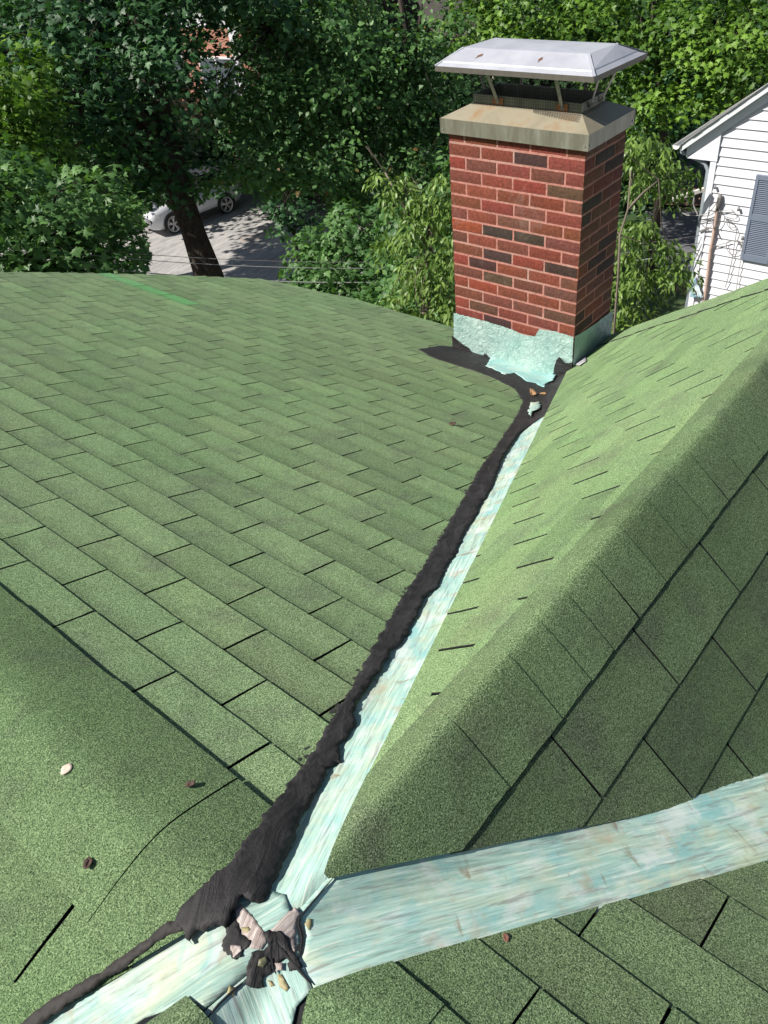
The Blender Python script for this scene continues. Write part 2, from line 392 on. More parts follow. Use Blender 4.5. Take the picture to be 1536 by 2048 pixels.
# ridge caps
def ridge_cap(c2xy, fn, joints, wa, wb, base=0.0125, stp=0.0022, label=None, ends=None, clips=(), mat=None, gaps=()):
    """pieces bent over a ridge; s runs along the ridge, w across it from -wa to wb"""
    V = []; Fc = []; A = []; MI = []
    for i in range(len(joints) - 1):
        s0 = joints[i] + ((0.0020 if len(gaps) > 1 else 0.0040) if i in gaps else -0.004); s1 = joints[i + 1]; tone = min(1, max(0, random.gauss(.5, .16))); bb = random.random(); sk = random.uniform(-.004, .004)
        na = 26; nsn = max(3, int((s1 - s0) / .04)); bidx = len(V)
        for a in range(nsn + 1):
            for c in range(na + 1):
                wv = -wa + (wa + wb) * c / na; s = s0 + (s1 - s0) * a / nsn + sk * (wv / .15)
                if c in (0, na): wv += .0022 * MN.noise((s * 8, wv * 9, i))+.0015 * MN.noise((s * 60, wv * 9, i))
                x, y = c2xy(s, wv); z = fn(x, y) + base + stp * a / nsn
                V.append((x, y, z)); A.append((tone, .5 + .5 * (a / nsn), bb, 1))
        for a in range(nsn):
            for c in range(na):
                q = bidx + a * (na + 1) + c; Fc.append([q, q + na + 1, q + na + 2, q + 1]); MI.append(0)
        rings = [[bidx + a * (na + 1) + e for a in range(nsn + 1)] for e in (0, na)] + [[bidx + nsn * (na + 1) + c for c in range(na + 1)], [bidx + c for c in range(na + 1)]]
        for ri, rg in enumerate(rings):
            dz = 0.0065 if ri < 2 else 0.004; lo = []
            for q in rg: lo.append(len(V)); V.append((V[q][0], V[q][1], V[q][2] - dz)); A.append(A[q])
            for j in range(len(rg) - 1): Fc.append([rg[j], rg[j + 1], lo[j + 1], lo[j]]); MI.append(1)
    o = mesh_obj('ridge_cap', V, Fc, [mat or SHG, BLACK], house, smooth=False, midx=MI, attr=A)
    if label: o['label'] = label
    if clips: clip(o, clips)
    return o
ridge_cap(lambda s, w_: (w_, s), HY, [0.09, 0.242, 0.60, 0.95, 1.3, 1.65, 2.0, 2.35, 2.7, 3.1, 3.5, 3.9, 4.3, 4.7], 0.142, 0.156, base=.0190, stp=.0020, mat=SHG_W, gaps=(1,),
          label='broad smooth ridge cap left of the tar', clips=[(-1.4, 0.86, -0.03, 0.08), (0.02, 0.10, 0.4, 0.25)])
ridge_cap(lambda s, w_: (s, -w_), HX, [0.118, 0.43, 0.60, .70, .79, 0.892, 1.009, 1.122, 1.229, 1.326, 1.425, 1.533, 1.636] + edges(1.74, .105, 10), 0.070, 0.118, base=.0135, stp=.0022, mat=SHG_RC, gaps=tuple(range(4, 30)),
          clips=[(0.135, -0.030, 3.135, -1.665), (4.2, 1.800, 0.0, -0.060)])
ridge_cap(lambda s, w_: (w_, -s), HY, [0.096, 0.24, 0.40, .52, .64, .77, .9, 1.03, 1.16, 1.3, 1.43, 1.56, 1.7, 1.83, 1.96, 2.1, 2.25, 2.4], 0.10, 0.093, base=.0145, mat=SHG_R, clips=[(1.4, -0.915, -0.1, -0.040), (-0.02, -0.10, -1.0, -0.60)])
ridge_cap(lambda s, w_: (-s, w_), HX, [0.118, 0.26, 0.40, .54, .7, .85, 1.0, 1.2], 0.10, 0.10, base=.0145, mat=SHG_R, clips=[(-0.12, 0.035, -1.2, 0.56), (-1.2, -0.50, -0.12, -0.035)])
# hip at the far end of the bright wing
def HE(x, y):
    hip = -1.0 * (x - HIPX) - 0.02; return min(HX(x, y), hip)
def hip2xy(s, w_):
    dx, dy = 1.35, 1.5; L = math.hypot(dx, dy); dx /= L; dy /= L
    return (HIPX + dx * s - dy * w_, dy * s + dx * w_)
ridge_cap(hip2xy, lambda x, y: HE(x, y), edges(-0.02, 0.15, 14), 0.10, 0.125, base=.0145, stp=.004, label='zigzag edged hip cap at the far end of the bright slope')
slope(lambda u, v: (HIPX + v, u), lambda x, y: -(x - HIPX) - .01, edges(0.05, 0.1, 14), -1.5, 1.6, 0.29, 0.145, [(HIPX + 1.4, 1.555, HIPX, 0), (HIPX, 0, HIPX + 1.4, -1.555)])

# walls under the eaves
wallm = plain('cream_wall', (0.55, 0.53, 0.47), 0.8, var=.08)
mb = MB(); mb.box((-3.4, -4.2, G), (3.5, 4.3, -1.75)); mb.obj('wall', wallm, house)
mb = MB(); mb.box((-3.9, -1.25, G), (-3.403, 1.25, -1.55)); mb.obj('wall', wallm, house)
mb = MB(); mb.box((3.503, -1.3, G), (3.7, 1.3, -1.6)); mb.obj('wall', wallm, house)
mb = MB(); eavz = -1.62
for (a, b) in (((3.9, 1.75), (3.9, 3.6)), ((3.9, 3.6), (3.68, 4.38)), ((3.68, 4.38), (2.6, 4.57)), ((2.6, 4.57), (-.5, 4.72))):
    za = -0.4 * abs(a[0]) - .06; zb = -0.4 * abs(b[0]) - .06
    mb.bar((a[0], a[1], za), (b[0], b[1], zb), .02, .14)
mb.obj('fascia', plain('fascia_paint', (.5, .5, .47), .6), house)

# ---- flashing sheets and cement
def lift(d, amp=0.0, s=20, fn=HR): return lambda x, y: fn(x, y) + d + (amp * MN.noise((x * s, y * s, d * 100)) if amp else 0)
va = (1, .441)
FA = [(-0.02, 0.02), (0.05, -0.013), (0.135, -0.028), (0.19, 0.00), (0.27, 0.035), (0.52, 0.145), (0.96, 0.34), (1.37, 0.52), (2.17, 0.88), (2.6, 1.07), (3.3, 1.40), (3.3, 1.50), (2.5, 1.17), (1.3, 0.64), (0.3, 0.20), (0.05, 0.10), (-0.05, 0.09)]
def wave(x, y): return HR(x, y) + 0.0045 + 0.0014 * MN.noise((x * 14, y * 3, 0)) * min(1, max(0, (x - .05) * 8)) 
sheet('valley_flashing', FA, wave, FLASH, house, sp=.010, udir=va)['label'] = 'long painted valley running up to the chimney'
FB = [(0.126, -0.014), (0.051, -0.014), (0.043, -0.035), (0.008, -0.060), (-0.003, -0.094), (0.039, -0.122), (0.123, -0.170), (0.2, -0.221), (0.306, -0.281), (0.417, -0.350), (0.53, -0.409), (0.68, -0.490), (1.2, -0.79), (2, -1.25), (2, -1.0), (1.3, -0.63), (0.868, -0.40), (0.5, -0.20), (0.278, -0.085), (0.16, -0.02)]
sheet('valley_flashing', FB, lambda x, y: H(x, y) + .0055 + 0.0014 * MN.noise((x * 14, y * 9, 0)) * min(1, max(0, (x - .05) * 8)), FLASH, house, sp=.010, udir=(1, -.56), jag=.0015, jscale=25)['label'] = 'wide painted valley on the right'
FC = [(0.02, -0.045), (-0.002, -0.094), (-0.03, -0.090), (-0.2, -0.175), (-1.0, -0.60), (-1.0, -0.40), (-0.2, -0.06), (-0.115, -0.006), (-0.05, -0.016), (-0.02, -0.03)]
sheet('valley_flashing', FC, lambda x, y: H(x, y) + .0066 + 0.0004 * MN.noise((x * 22, y * 19, 4)), flash_mat('painted_flashing_blue', .15, .85), house, sp=.009, udir=(-.44, -1))
FD = [(0.03, -0.04), (-0.048, -0.014), (-0.112, -0.004), (-0.115, 0.02), (-0.165, 0.079), (-0.252, 0.125), (-1.2, 0.55), (-1.2, 0.75), (-0.28, 0.245), (-0.1, 0.14), (-0.03, 0.095), (0.05, 0.08), (0.06, 0.02)]
sheet('valley_flashing', FD, lambda x, y: H(x, y) + .0078 + 0.0005 * MN.noise((x * 22, y * 19, 7)), FLASHD, house, sp=.009, udir=(1, -.55))
# dark open seams between the pieces
def strip3(name, pts, wd, mat, dz, parent=house, fn=H, n=6, taper=True):
    mb = MB(); P = []
    for i in range(len(pts) - 1):
        for j in range(n):
            t = j / n; x = pts[i][0] * (1 - t) + pts[i + 1][0] * t; y = pts[i][1] * (1 - t) + pts[i + 1][1] * t
            P.append((x, y, fn(x, y) + dz))
    P.append((pts[-1][0], pts[-1][1], fn(*pts[-1]) + dz)); k = len(P)
    rad = [wd * (0.35 + 0.65 * math.sin(math.pi * min(1, max(0.03, i / (k - 1)))) if taper else 1) * (1 + .25 * MN.noise((i * .7, 0, 0))) for i in range(k)]
    mb.tube(P, rad, 6, wob=.3); return mb.obj(name, mat, parent, smooth=True)
def hp(L): return [hitH(*u) for u in L]
strip3('seam', hp([(671, 1758), (640, 1795), (602, 1840), (599, 1852), (606, 1880), (603, 1910), (600, 1925)]), .0019, BLACK, .0075)
strip3('seam', hp([(556, 1890), (575, 1915), (600, 1945), (626, 1976)]), .0024, BLACK, .0090)
strip3('seam', hp([(497, 1964), (470, 1985), (440, 2015), (412, 2052)]), .0016, BLACK, .0085)
strip3('seam', hp([(548, 1925), (550, 1945), (556, 1955)]), .0015, BLACK, .0115)
# cement along the valley
pl = lambda L: [hitH(*u) for u in L]
tar_left = [(352, 1858), (368, 1838), (402, 1795), (440, 1765), (468, 1738), (500, 1690), (545, 1635), (600, 1552), (648, 1482), (700, 1392), (748, 1305), (800, 1212), (862, 1118), (915, 1025), (955, 952), (1000, 888), (1035, 835), (1046, 808), (1030, 782), (985, 760), (925, 738), (870, 722), (838, 703), (880, 696), (915, 700), (960, 706)]
tar_right = [(1150, 728), (1190, 712), (1228, 690), (1262, 655), (1236, 668), (1166, 738), (1120, 788), (1098, 828), (1078, 842), (1060, 858), (1037, 875), (1006, 920), (997, 945), (983, 986), (958, 1024), (954, 1040), (937, 1061), (921, 1094), (912, 1120), (890, 1149), (877, 1185), (847, 1207), (841, 1230), (815, 1282), (785, 1312), (769, 1341), (743, 1377), (720, 1403), (707, 1438), (714, 1461), (681, 1507), (685, 1536), (654, 1546), (646, 1575), (613, 1634), (600, 1663), (588, 1690), (560, 1745), (545, 1790), (520, 1815), (490, 1800), (470, 1830), (455, 1862), (430, 1862), (400, 1872), (385, 1900), (372, 1870), (356, 1868)]
tarfn = lambda x, y: HR(x, y) + .0062 + (.0108 + .0056 * min(1, max(0, (.20 - x) / .03))) * min(1, max(0, (y - max(.441 * x + .010, .020 - .569 * x)) / .036)) + .0026 * abs(MN.noise((x * 18, y * 34, 0))) + .0013 * MN.noise((x * 60, y * 90, 2)) + .0012 * MN.noise((x * 9, y * 9, 2))
sheet('roofing_cement', pl(tar_left) + pl(tar_right), tarfn, TAR, house, sp=.011, fine=.004, jag=.0066, jscale=40, udir=va, skirt=.008)['label'] = 'black trowelled cement along the long valley and round the chimney foot'
EDG = plain('brown_edge_cement', (.028, .024, .022), .8, var=.5, scale=60, bump=.004)
sheet('edge_cement', pl([(20, 2078), (135, 2000), (228, 1944), (300, 1892), (345, 1858), (372, 1846), (376, 1872), (350, 1882), (300, 1914), (235, 1962), (150, 2016), (40, 2092)]), lambda x, y: H(x, y) + .0228 + .0012 * MN.noise((x * 50, y * 50, 0)), EDG, house, sp=.008, fine=.004, jag=.0034, jscale=45, udir=(1, -.55), skirt=.006)
# thin smear feathering onto the shingles and light specks
SM = plain('thin_cement_smear', (0.040, 0.042, 0.036), 0.9, var=.5, scale=120)
for i in range(150):
    t = random.random(); q = int(7 + t * 13); a = tar_left[q]; b = tar_left[q + 1]; f = random.random()
    px = a[0] * (1 - f) + b[0] * f; py = a[1] * (1 - f) + b[1] * f; sc_ = max(.3, (py - 600) / 900)
    px -= abs(random.gauss(0, 9)) * sc_; py -= abs(random.gauss(0, 6)) * sc_
    c = hitH(px, py); r = random.uniform(.0015, .005)
    if i == 0: smv, smf = [], []
    b0 = len(smv); kk = 7
    for j in range(kk):
        an = 2 * math.pi * j / kk; rr = r * random.uniform(.4, 1.3); x = c[0] + rr * math.cos(an) * 1.6; y = c[1] + rr * math.sin(an); smv.append((x, y, H(x, y) + .0128))
    smf.append(list(range(b0, b0 + kk)))
tag(mesh_obj('cement_smear', smv, smf, SM, house), kind='stuff')
# junction details: patched membrane, blobs of cement, drips
def pxsheet(name, L, d, mat, jag=.002, sp=.006, amp=.0015, s=50, ud=va, jscale=90, skirt=.004):
    return sheet(name, pl(L), lift(d, amp, s), mat, house, sp=sp, jag=jag, jscale=jscale, udir=ud, skirt=skirt)
z8 = lambda L: [(420 + x / 5.12, 1700 + y / 5.12) for x, y in L]
pxsheet('membrane_patch', z8([(220, 660), (330, 590), (440, 700), (560, 870), (600, 960), (540, 1050), (440, 1040), (380, 960), (260, 860), (230, 760)]), .0089, PINK, skirt=.0012, amp=.0004)
pxsheet('membrane_patch', z8([(880, 610), (945, 680), (895, 740), (880, 1080), (800, 1010), (740, 880), (640, 880), (620, 850), (760, 740)]), .0089, PINK, skirt=.0012, amp=.0004, ud=(1, 0))
pxsheet('cement_blob', z8([(440, 1080), (570, 1060), (640, 990), (700, 960), (800, 1080), (850, 1130), (760, 1170), (700, 1200), (660, 1290), (560, 1340), (540, 1390), (570, 1430), (480, 1465), (380, 1410), (400, 1330), (390, 1230), (430, 1150)]), .0102, TAR, jag=.0035, amp=.0012, skirt=.002, s=60)
pxsheet('cement_blob', z8([(100, 500), (240, 600), (300, 760), (330, 900), (440, 960), (420, 1010), (340, 1060), (350, 1120), (270, 1170), (220, 1110), (140, 1060), (150, 960), (190, 900), (130, 800), (80, 700)]), .0102, TAR, jag=.0035, amp=.0012, skirt=.002, s=60)
pxsheet('cement_blob', z8([(560, 900), (620, 860), (740, 860), (800, 920), (830, 1010), (870, 1090), (940, 1170), (960, 1220), (900, 1260), (820, 1270), (830, 1170), (760, 1080), (690, 980), (620, 1000)]), .0102, TAR, jag=.0035, amp=.0012, skirt=.002, s=60)
pxsheet('membrane_patch', z8([(680, 1200), (760, 1190), (760, 1270), (690, 1290)]), .0116, PINK, skirt=.001, amp=.0003)
pxsheet('membrane_patch', z8([(230, 1020), (330, 1010), (340, 1070), (260, 1140)]), .0116, PINK, skirt=.001, amp=.0003, sp=.004)
for L in ([(520, 1160), (590, 1130), (620, 1180), (560, 1240), (510, 1230)],): pxsheet('knot_hole', z8(L), .0120, plain('olive_residue', (.16, .16, .09), .5, var=.5, scale=90), jag=.001, skirt=.001, amp=0)
for L in ([(340, 830), (410, 820), (430, 850), (390, 875), (345, 860)], [(980, 790), (1010, 730), (1055, 740), (1050, 800), (1025, 850)], [(700, 1300), (745, 1300), (800, 1390), (825, 1440), (790, 1475), (730, 1430)], [(600, 1360), (640, 1370), (680, 1420), (640, 1435)], [(215, 1420), (280, 1450), (270, 1530), (190, 1500)]):
    pxsheet('rust_drip', z8(L), .0080 if L[0][0] < 900 and L[0][0] != 340 else (.0097 if L[0][0] == 340 else .0072), RUSTD, jag=.0008, sp=.005, amp=.0, skirt=.0004)
# ------------------------------------------------------------------ chimney
CX, CY, CZ = 3.457, 1.439, -0.057; BW = .2032; BH = .0677
chim = empty('chimney', (CX + BW, CY + 2 * BW, -1.7), None, None); chim.parent = house; chim.matrix_parent_inverse = Matrix.Translation((0, 0, -G))
for k_ in ('label', 'category'):
    if k_ in chim: del chim[k_]
def cobj(mb, name, mats, **k):
    o = mesh_obj(name, mb.v, mb.f, mats, None, midx=mb.m, **k); o.parent = chim; o.matrix_parent_inverse = Matrix.Translation(-Vector(chim.location)); return o
def brick_mat():
    m = NT('brick'); co = m.coord('Object'); R_, Gv, B_ = m.attr()[:3]; f = m.noise(co, 70, 5, .7); f2 = m.noise(co, 14, 3, .6); f3 = m.noise(co, 300, 2, .6)
    a = m.n('ShaderNodeAttribute', attribute_name='tone').outputs['Color']
    c = m.mix(m.ramp(f, [(.3, (0, 0, 0)), (.7, (1, 1, 1))]), m.mix(1, a, (.55, .50, .50), 'MULTIPLY'), m.mix(1, a, (1.35, 1.3, 1.25), 'MULTIPLY'))
    c = m.mix(m.math('MULTIPLY', m.step(f2, .55, .75), .35), c, (.085, .06, .05))
    ef = m.noise(m.mapv(co, (1, 1, .6)), 5.5, 5, .7, .6); c = m.mix(m.math('MULTIPLY', m.step(ef, .58, .74), .30), c, (.36, .27, .24))
    m.bump(m.math('ADD', f, f3), .9, .005); return m.fin(c, .85, 0, .3)
BRICK = brick_mat()
MORT = NT('pink_mortar'); _f = MORT.noise(MORT.coord(), 60, 4, .7); _g = MORT.noise(MORT.coord(), 7, 3)
_c = MORT.mix(_g, (.43, .185, .15), (.52, .235, .19)); _w = MORT.noise(MORT.coord(), 3.2, 5, .7, .8); MORT.bump(_f, .9, .006)
MORT = MORT.fin(MORT.mix(MORT.math('MULTIPLY', MORT.step(_w, .5, .68), .55), MORT.mix(MORT.step(_f, .3, .55), MORT.mix(1, _c, (.6, .6, .62), 'MULTIPLY'), _c), (.42, .33, .28)), .9, 0, .2)
PAL = dict(r=(.210, .056, .038), b=(.165, .062, .043), d=(.060, .036, .032), o=(.245, .066, .038), m=(.20, .055, .035), k=(.105, .060, .042))
rows = ['rmrrr', 'brdr', 'rbrbr', 'brrk', 'oormb', 'rrbr', 'brbrr', 'oddb', 'brbrr', 'rdrd', 'odorb', 'bkbb', 'rormb', 'rbbk', 'okrbr', 'rdrb', 'brrbr', 'rrbr', 'rbrrb', 'brbr', 'rrbrr', 'rrbr']
V, Fc, A, MI = [], [], [], []
def brick(face, u0, u1, z0, z1, col):
    """raised brick on one face; u along the face"""
    pr = .0035; bv = .0022; base = len(V); nu = max(3, int((u1 - u0) / .018)); nz = 3; col = tuple(c * random.uniform(.86, 1.16) for c in col)
    ro = random.uniform(-.0012, .0012); sd = random.uniform(0, 99)
    def p(u, z, d):
        if face == 0: return (CX - d, CY + u, CZ + z)
        if face == 1: return (CX + u, CY - d, CZ + z)
        if face == 2: return (CX + 2 * BW + d, CY + u, CZ + z)
        return (CX + u, CY + 4 * BW + d, CZ + z)
    for i in range(nu + 1):
        for j in range(nz + 1):
            u = u0 + (u1 - u0) * i / nu; z = z0 + (z1 - z0) * j / nz
            e = (i in (0, nu)) or (j in (0, nz)); n_ = .0016 * MN.noise((u * 55 + sd, z * 55, face))
            if i == 0: u += abs(n_)
            if i == nu: u -= abs(n_)
            if j == 0: z += abs(.0022 * MN.noise((u * 80, sd, 1)))
            if j == nz: z -= abs(.0022 * MN.noise((u * 80, sd, 2)))
            d = (pr * .45 if e else pr) + ro + .0006 * MN.noise((u * 90, z * 90, sd))
            V.append(p(u, z, d)); A.append((*col, 1))
    ix = lambda i, j: base + i * (nz + 1) + j
    for i in range(nu):
        for j in range(nz): Fc.append([ix(i, j), ix(i + 1, j), ix(i + 1, j + 1), ix(i, j + 1)]); MI.append(0)
    loop = [ix(i, 0) for i in range(nu + 1)] + [ix(nu, j) for j in range(1, nz + 1)] + [ix(i, nz) for i in range(nu - 1, -1, -1)] + [ix(0, j) for j in range(nz - 1, 0, -1)]
    lo = []
    for q in loop:
        x, y, z = V[q]; n_ = [(1, 0), (0, 1), (-1, 0), (0, -1)][face]; lo.append(len(V)); V.append((x + n_[0] * .006, y + n_[1] * .006, z)); A.append((*col, 1))
    for j in range(len(loop)): k2 = (j + 1) % len(loop); Fc.append([loop[j], loop[k2], lo[k2], lo[j]]); MI.append(0)
for k in range(1, 30):
    z1 = -(k - 1) * BH - .0060; z0 = -k * BH + .0060; row = rows[(k - 1) % len(rows)]; odd = k % 2 == 1; g = .0056
    js = [0, .5, 1.5, 2.5, 3.5, 4] if odd else [0, 1, 2, 3, 4]
    jt = [j + (random.uniform(-.02, .02) if 0 < j < 4 else 0) for j in js]
    for fc in (0, 2):
        for i in range(len(js) - 1):
            c = PAL[row[i]] if fc == 0 and i < len(row) else PAL[random.choice('rrbbdo')]
            # rows are written from the left of the photograph, i.e. from +Y to -Y
            a = (4 - jt[i + 1]) * BW; b = (4 - jt[i]) * BW
            brick(fc, a + (g if jt[i + 1] < 4 else -.002), b - (g if jt[i] > 0 else -.002), z0, z1, c)
    js2 = [0, 1, 2] if odd else [0, .5, 1.5, 2]
    for fc in (1, 3):
        for i in range(len(js2) - 1):
            brick(fc, js2[i] * BW + (g if i else -.002), js2[i + 1] * BW - (g if i < len(js2) - 2 else -.002), z0, z1, PAL[random.choice('rrbbddb')])
nb_ = len(V)
def addbox(a, b):
    x0, y0, z0 = a; x1, y1, z1 = b; q = len(V)
    for v in [(x0, y0, z0), (x1, y0, z0), (x1, y1, z0), (x0, y1, z0), (x0, y0, z1), (x1, y0, z1), (x1, y1, z1), (x0, y1, z1)]: V.append(v); A.append((.4, .2, .2, 1))
    for f in [(0, 3, 2, 1), (4, 5, 6, 7), (0, 1, 5, 4), (1, 2, 6, 5), (2, 3, 7, 6), (3, 0, 4, 7)]: Fc.append([q + i for i in f]); MI.append(1)
addbox((CX, CY, CZ - 2.0), (CX + 2 * BW, CY + 4 * BW, CZ + .02))
o = mesh_obj('brick_stack', V, Fc, [BRICK, MORT], None, midx=MI, attr=A); o.parent = chim; o.matrix_parent_inverse = Matrix.Translation(-Vector(chim.location))
mb = MB(); mb.box((CX + .02, CY + .02, G), (CX + 2 * BW - .02, CY + 4 * BW - .02, CZ - 2.0)); cobj(mb, 'lower_stack', plain('brick_lower', (.2, .07, .05), .9, var=.3))
# crown
def crown_mat():
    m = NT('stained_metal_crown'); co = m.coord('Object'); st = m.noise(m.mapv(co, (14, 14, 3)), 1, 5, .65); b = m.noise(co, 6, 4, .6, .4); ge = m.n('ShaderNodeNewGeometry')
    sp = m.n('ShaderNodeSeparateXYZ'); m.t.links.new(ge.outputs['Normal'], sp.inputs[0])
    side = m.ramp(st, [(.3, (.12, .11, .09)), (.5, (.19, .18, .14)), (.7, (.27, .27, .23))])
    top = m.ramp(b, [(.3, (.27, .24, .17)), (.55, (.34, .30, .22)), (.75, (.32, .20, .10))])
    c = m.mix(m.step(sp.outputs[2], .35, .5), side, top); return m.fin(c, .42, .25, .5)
CROWN = crown_mat()
def frust(mb, a, b, z0, z1, m=0, cap=True):
    (x0, y0, x1, y1), (u0, v0, u1, v1) = a, b
    mb.add([(x0, y0, z0), (x1, y0, z0), (x1, y1, z0), (x0, y1, z0), (u0, v0, z1), (u1, v0, z1), (u1, v1, z1), (u0, v1, z1)],
           [(0, 1, 5, 4), (1, 2, 6, 5), (2, 3, 7, 6), (3, 0, 4, 7)] + ([(4, 5, 6, 7)] if cap else []), m)
X = lambda v: CX + v
Yc = lambda v: CY + v
ob = (X(-.030), Yc(-.028), X(.436), Yc(.842)); it = (X(.075), Yc(.075), X(.305), Yc(.70))
mb = MB(); frust(mb, ob, ob, CZ - .018, CZ + .056, cap=False); frust(mb, ob, it, CZ + .056, CZ + .118, cap=False); frust(mb, it, it, CZ + .118, CZ + .155, cap=False)
inn = (it[0] + .006, it[1] + .006, it[2] - .006, it[3] - .006); frust(mb, inn, inn, CZ + .155, CZ - .2, cap=False)
mb.add([(inn[0], inn[1], CZ - .15), (inn[2], inn[1], CZ - .15), (inn[2], inn[3], CZ - .15), (inn[0], inn[3], CZ - .15)], [(0, 1, 2, 3)], 1)
for (p, q) in (((0, 1), (2, 1)), ((2, 1), (2, 3)), ((2, 3), (0, 3)), ((0, 3), (0, 1))):
    mb.bar(((it[p[0]] + inn[p[0]]) / 2, (it[p[1]] + inn[p[1]]) / 2, CZ + .156), ((it[q[0]] + inn[q[0]]) / 2, (it[q[1]] + inn[q[1]]) / 2, CZ + .156), .007, .003)
mb.box((ob[0] + .003, ob[1] + .003, CZ - .010), (ob[2] - .003, ob[3] - .003, CZ - .004), 1)
for (cx_, cy_) in ((ob[0], ob[1]), (ob[2], ob[1]), (ob[0], ob[3])):
    sx = -1 if cx_ == ob[0] else 1; sy = -1 if cy_ == ob[1] else 1
    mb.box((cx_ - .002, cy_ - .002, CZ - .014), (cx_ + .002, cy_ + .002, CZ + .057))
soot = plain('soot', (.006, .006, .006), .95)
cobj(mb, 'crown', [CROWN, soot])
rivm = plain('rivet_metal', (.35, .35, .33), .4, .6)
for (x, y, n) in ((ob[0] - .001, ob[1] + .02, 0), (ob[0] - .001, ob[3] - .015, 0), (ob[0] + .02, ob[1] - .001, 1), (ob[2] - .02, ob[1] - .001, 1)):
    mb = MB(); mb.cyl((x, y, CZ + .004), (1, 0, 0) if n == 0 else (0, 1, 0), .005, .004, 8); cobj(mb, 'rivet', rivm)
# rust bloom on the crown round the feet of the posts
# lid
def lid_mat():
    m = NT('white_metal_lid'); co = m.coord('Object'); b = m.noise(co, 5, 4, .6); s_ = m.noise(m.mapv(co, (60, 60, 8)), 1, 4, .6)
    c = m.ramp(b, [(.35, (.44, .45, .50)), (.6, (.54, .55, .60))]); c = m.mix(m.math('MULTIPLY', m.step(s_, .6, .8), .3), c, (.55, .52, .46))
    m.bump(b, .3, .01); return m.fin(c, .32, .15, .5)
LID = lid_mat(); LIP = plain('tarnished_lip', (.13, .115, .10), .6, .4, var=.3, scale=40)
def lidp(x, y, z): return (X(x), Yc(y), CZ + z - .055 * x * .55 / .3 * .3 + .0)      # tilts down slightly to the rear
def quad_ring(mb, A_, B_, m):
    n = len(A_); mb.add(list(A_) + list(B_), [(i, (i + 1) % n, n + (i + 1) % n, n + i) for i in range(n)], m)
bot = [(-.080, -.062), (.470, -.045), (.470, .838), (-.088, .815)]
brk = [(-.052, -.036), (.445, -.02), (.445, .812), (-.060, .79)]
top = [(.070, .055), (.325, .045), (.328, .735), (.062, .745)]
mb = MB(); B0 = [lidp(x, y, .288) for x, y in bot]; B1 = [lidp(x, y, .312) for x, y in bot]; B2 = [lidp(x, y, .325) for x, y in brk]; B2b = [lidp(x * 1.0 + (.004 if x < .2 else -.004), y + (.004 if y < .3 else -.004), .330) for x, y in brk]; T = [lidp(x, y, .372) for x, y in top]
quad_ring(mb, B0, B1, 1); quad_ring(mb, B1, B2, 0); quad_ring(mb, B2, B2b, 0); quad_ring(mb, B2b, T, 0)
cx_, cy_ = .195, .395; mb.add(T + [lidp(cx_, cy_, .380)], [(0, 1, 4), (1, 2, 4), (2, 3, 4), (3, 0, 4)], 0)
mb.add([lidp(x * .985 + .003, y, .289) for x, y in bot], [(3, 2, 1, 0)], 1)
for i, (a, b) in enumerate(((T[0], B1[0]), (T[3], B1[3]), (T[1], B1[1]))):
    mb.bar(Vector(a) + Vector((-.001, -.001, .001)), Vector(b) + Vector((0, 0, .002)), .014, .002)
mb_l = mb
# rust streaks below the bolt slots
def streak(mb, fx, fy, along, L=.028, wd=.007):
    # point on the sloping face: between brk and top rings
    def onface(t, s): # t along, s 0..1 down
        if along == 'front': a = Vector(T[0]).lerp(Vector(T[3]), t); b = Vector(B2b[0]).lerp(Vector(B2b[3]), t); nn = Vector((-.3, 0, .9))
        else: a = Vector(T[0]).lerp(Vector(T[1]), t); b = Vector(B2b[0]).lerp(Vector(B2b[1]), t); nn = Vector((0, -.3, .9))
        return a.lerp(b, s) + nn * .0015
    n = 8; pts = []
    for i in range(n + 1):
        s = fy + .34 * i / n; wv = .030 * (math.sin(math.pi * (i + .4) / (n + .9)) * (1 if i < 5 else .45)) * random.uniform(.7, 1.2)
        pts.append((onface(fx + .02 * i / n - wv * .5, s), onface(fx + .02 * i / n + wv * .5, s)))
    vs = [p for pr in pts for p in pr]; mb.add(vs, [(2 * i, 2 * i + 1, 2 * i + 3, 2 * i + 2) for i in range(n)], 2)
streak(mb_l, .33, .38, 'front'); streak(mb_l, .78, .38, 'front'); streak(mb_l, .46, .30, 'side')
cobj(mb_l, 'lid', [LID, LIP, RUST])
# posts
postm = plain('galvanised_strap', (.30, .28, .25), .5, .5, var=.35, scale=40)
for (x0, y0, x1, y1) in ((.074, .175, .015, .20), (.074, .545, .02, .60), (.306, .2, .37, .18), (.306, .56, .37, .60), (.15, .074, .13, .01), (.25, .074, .30, .0), (.19, .70, .19, .77)):
    mb = MB(); p0 = (X(x0) + (-.004 if x0 < .08 else 0), Yc(y0) + (-.004 if y0 < .08 else 0), CZ + .125); p1 = lidp(x1, y1, .315)
    mb.bar(p0, p1, .018, .003, up=(1, 0, 0) if x0 in (.074, .306) else (0, 1, 0)); cobj(mb, 'support_post', postm)
    mb = MB(); mb.add([(p0[0] - .0012, p0[1] + dy, CZ + dz) for dy, dz in ((-.030, .152), (.026, .153), (.040, .128), (.018, .1195), (-.03, .1195))], [(0, 1, 2, 3, 4)])
    if x0 == .074: cobj(mb, 'rust_bloom', plain('orange_rust', (.36, .15, .05), .8, var=.5, scale=60))
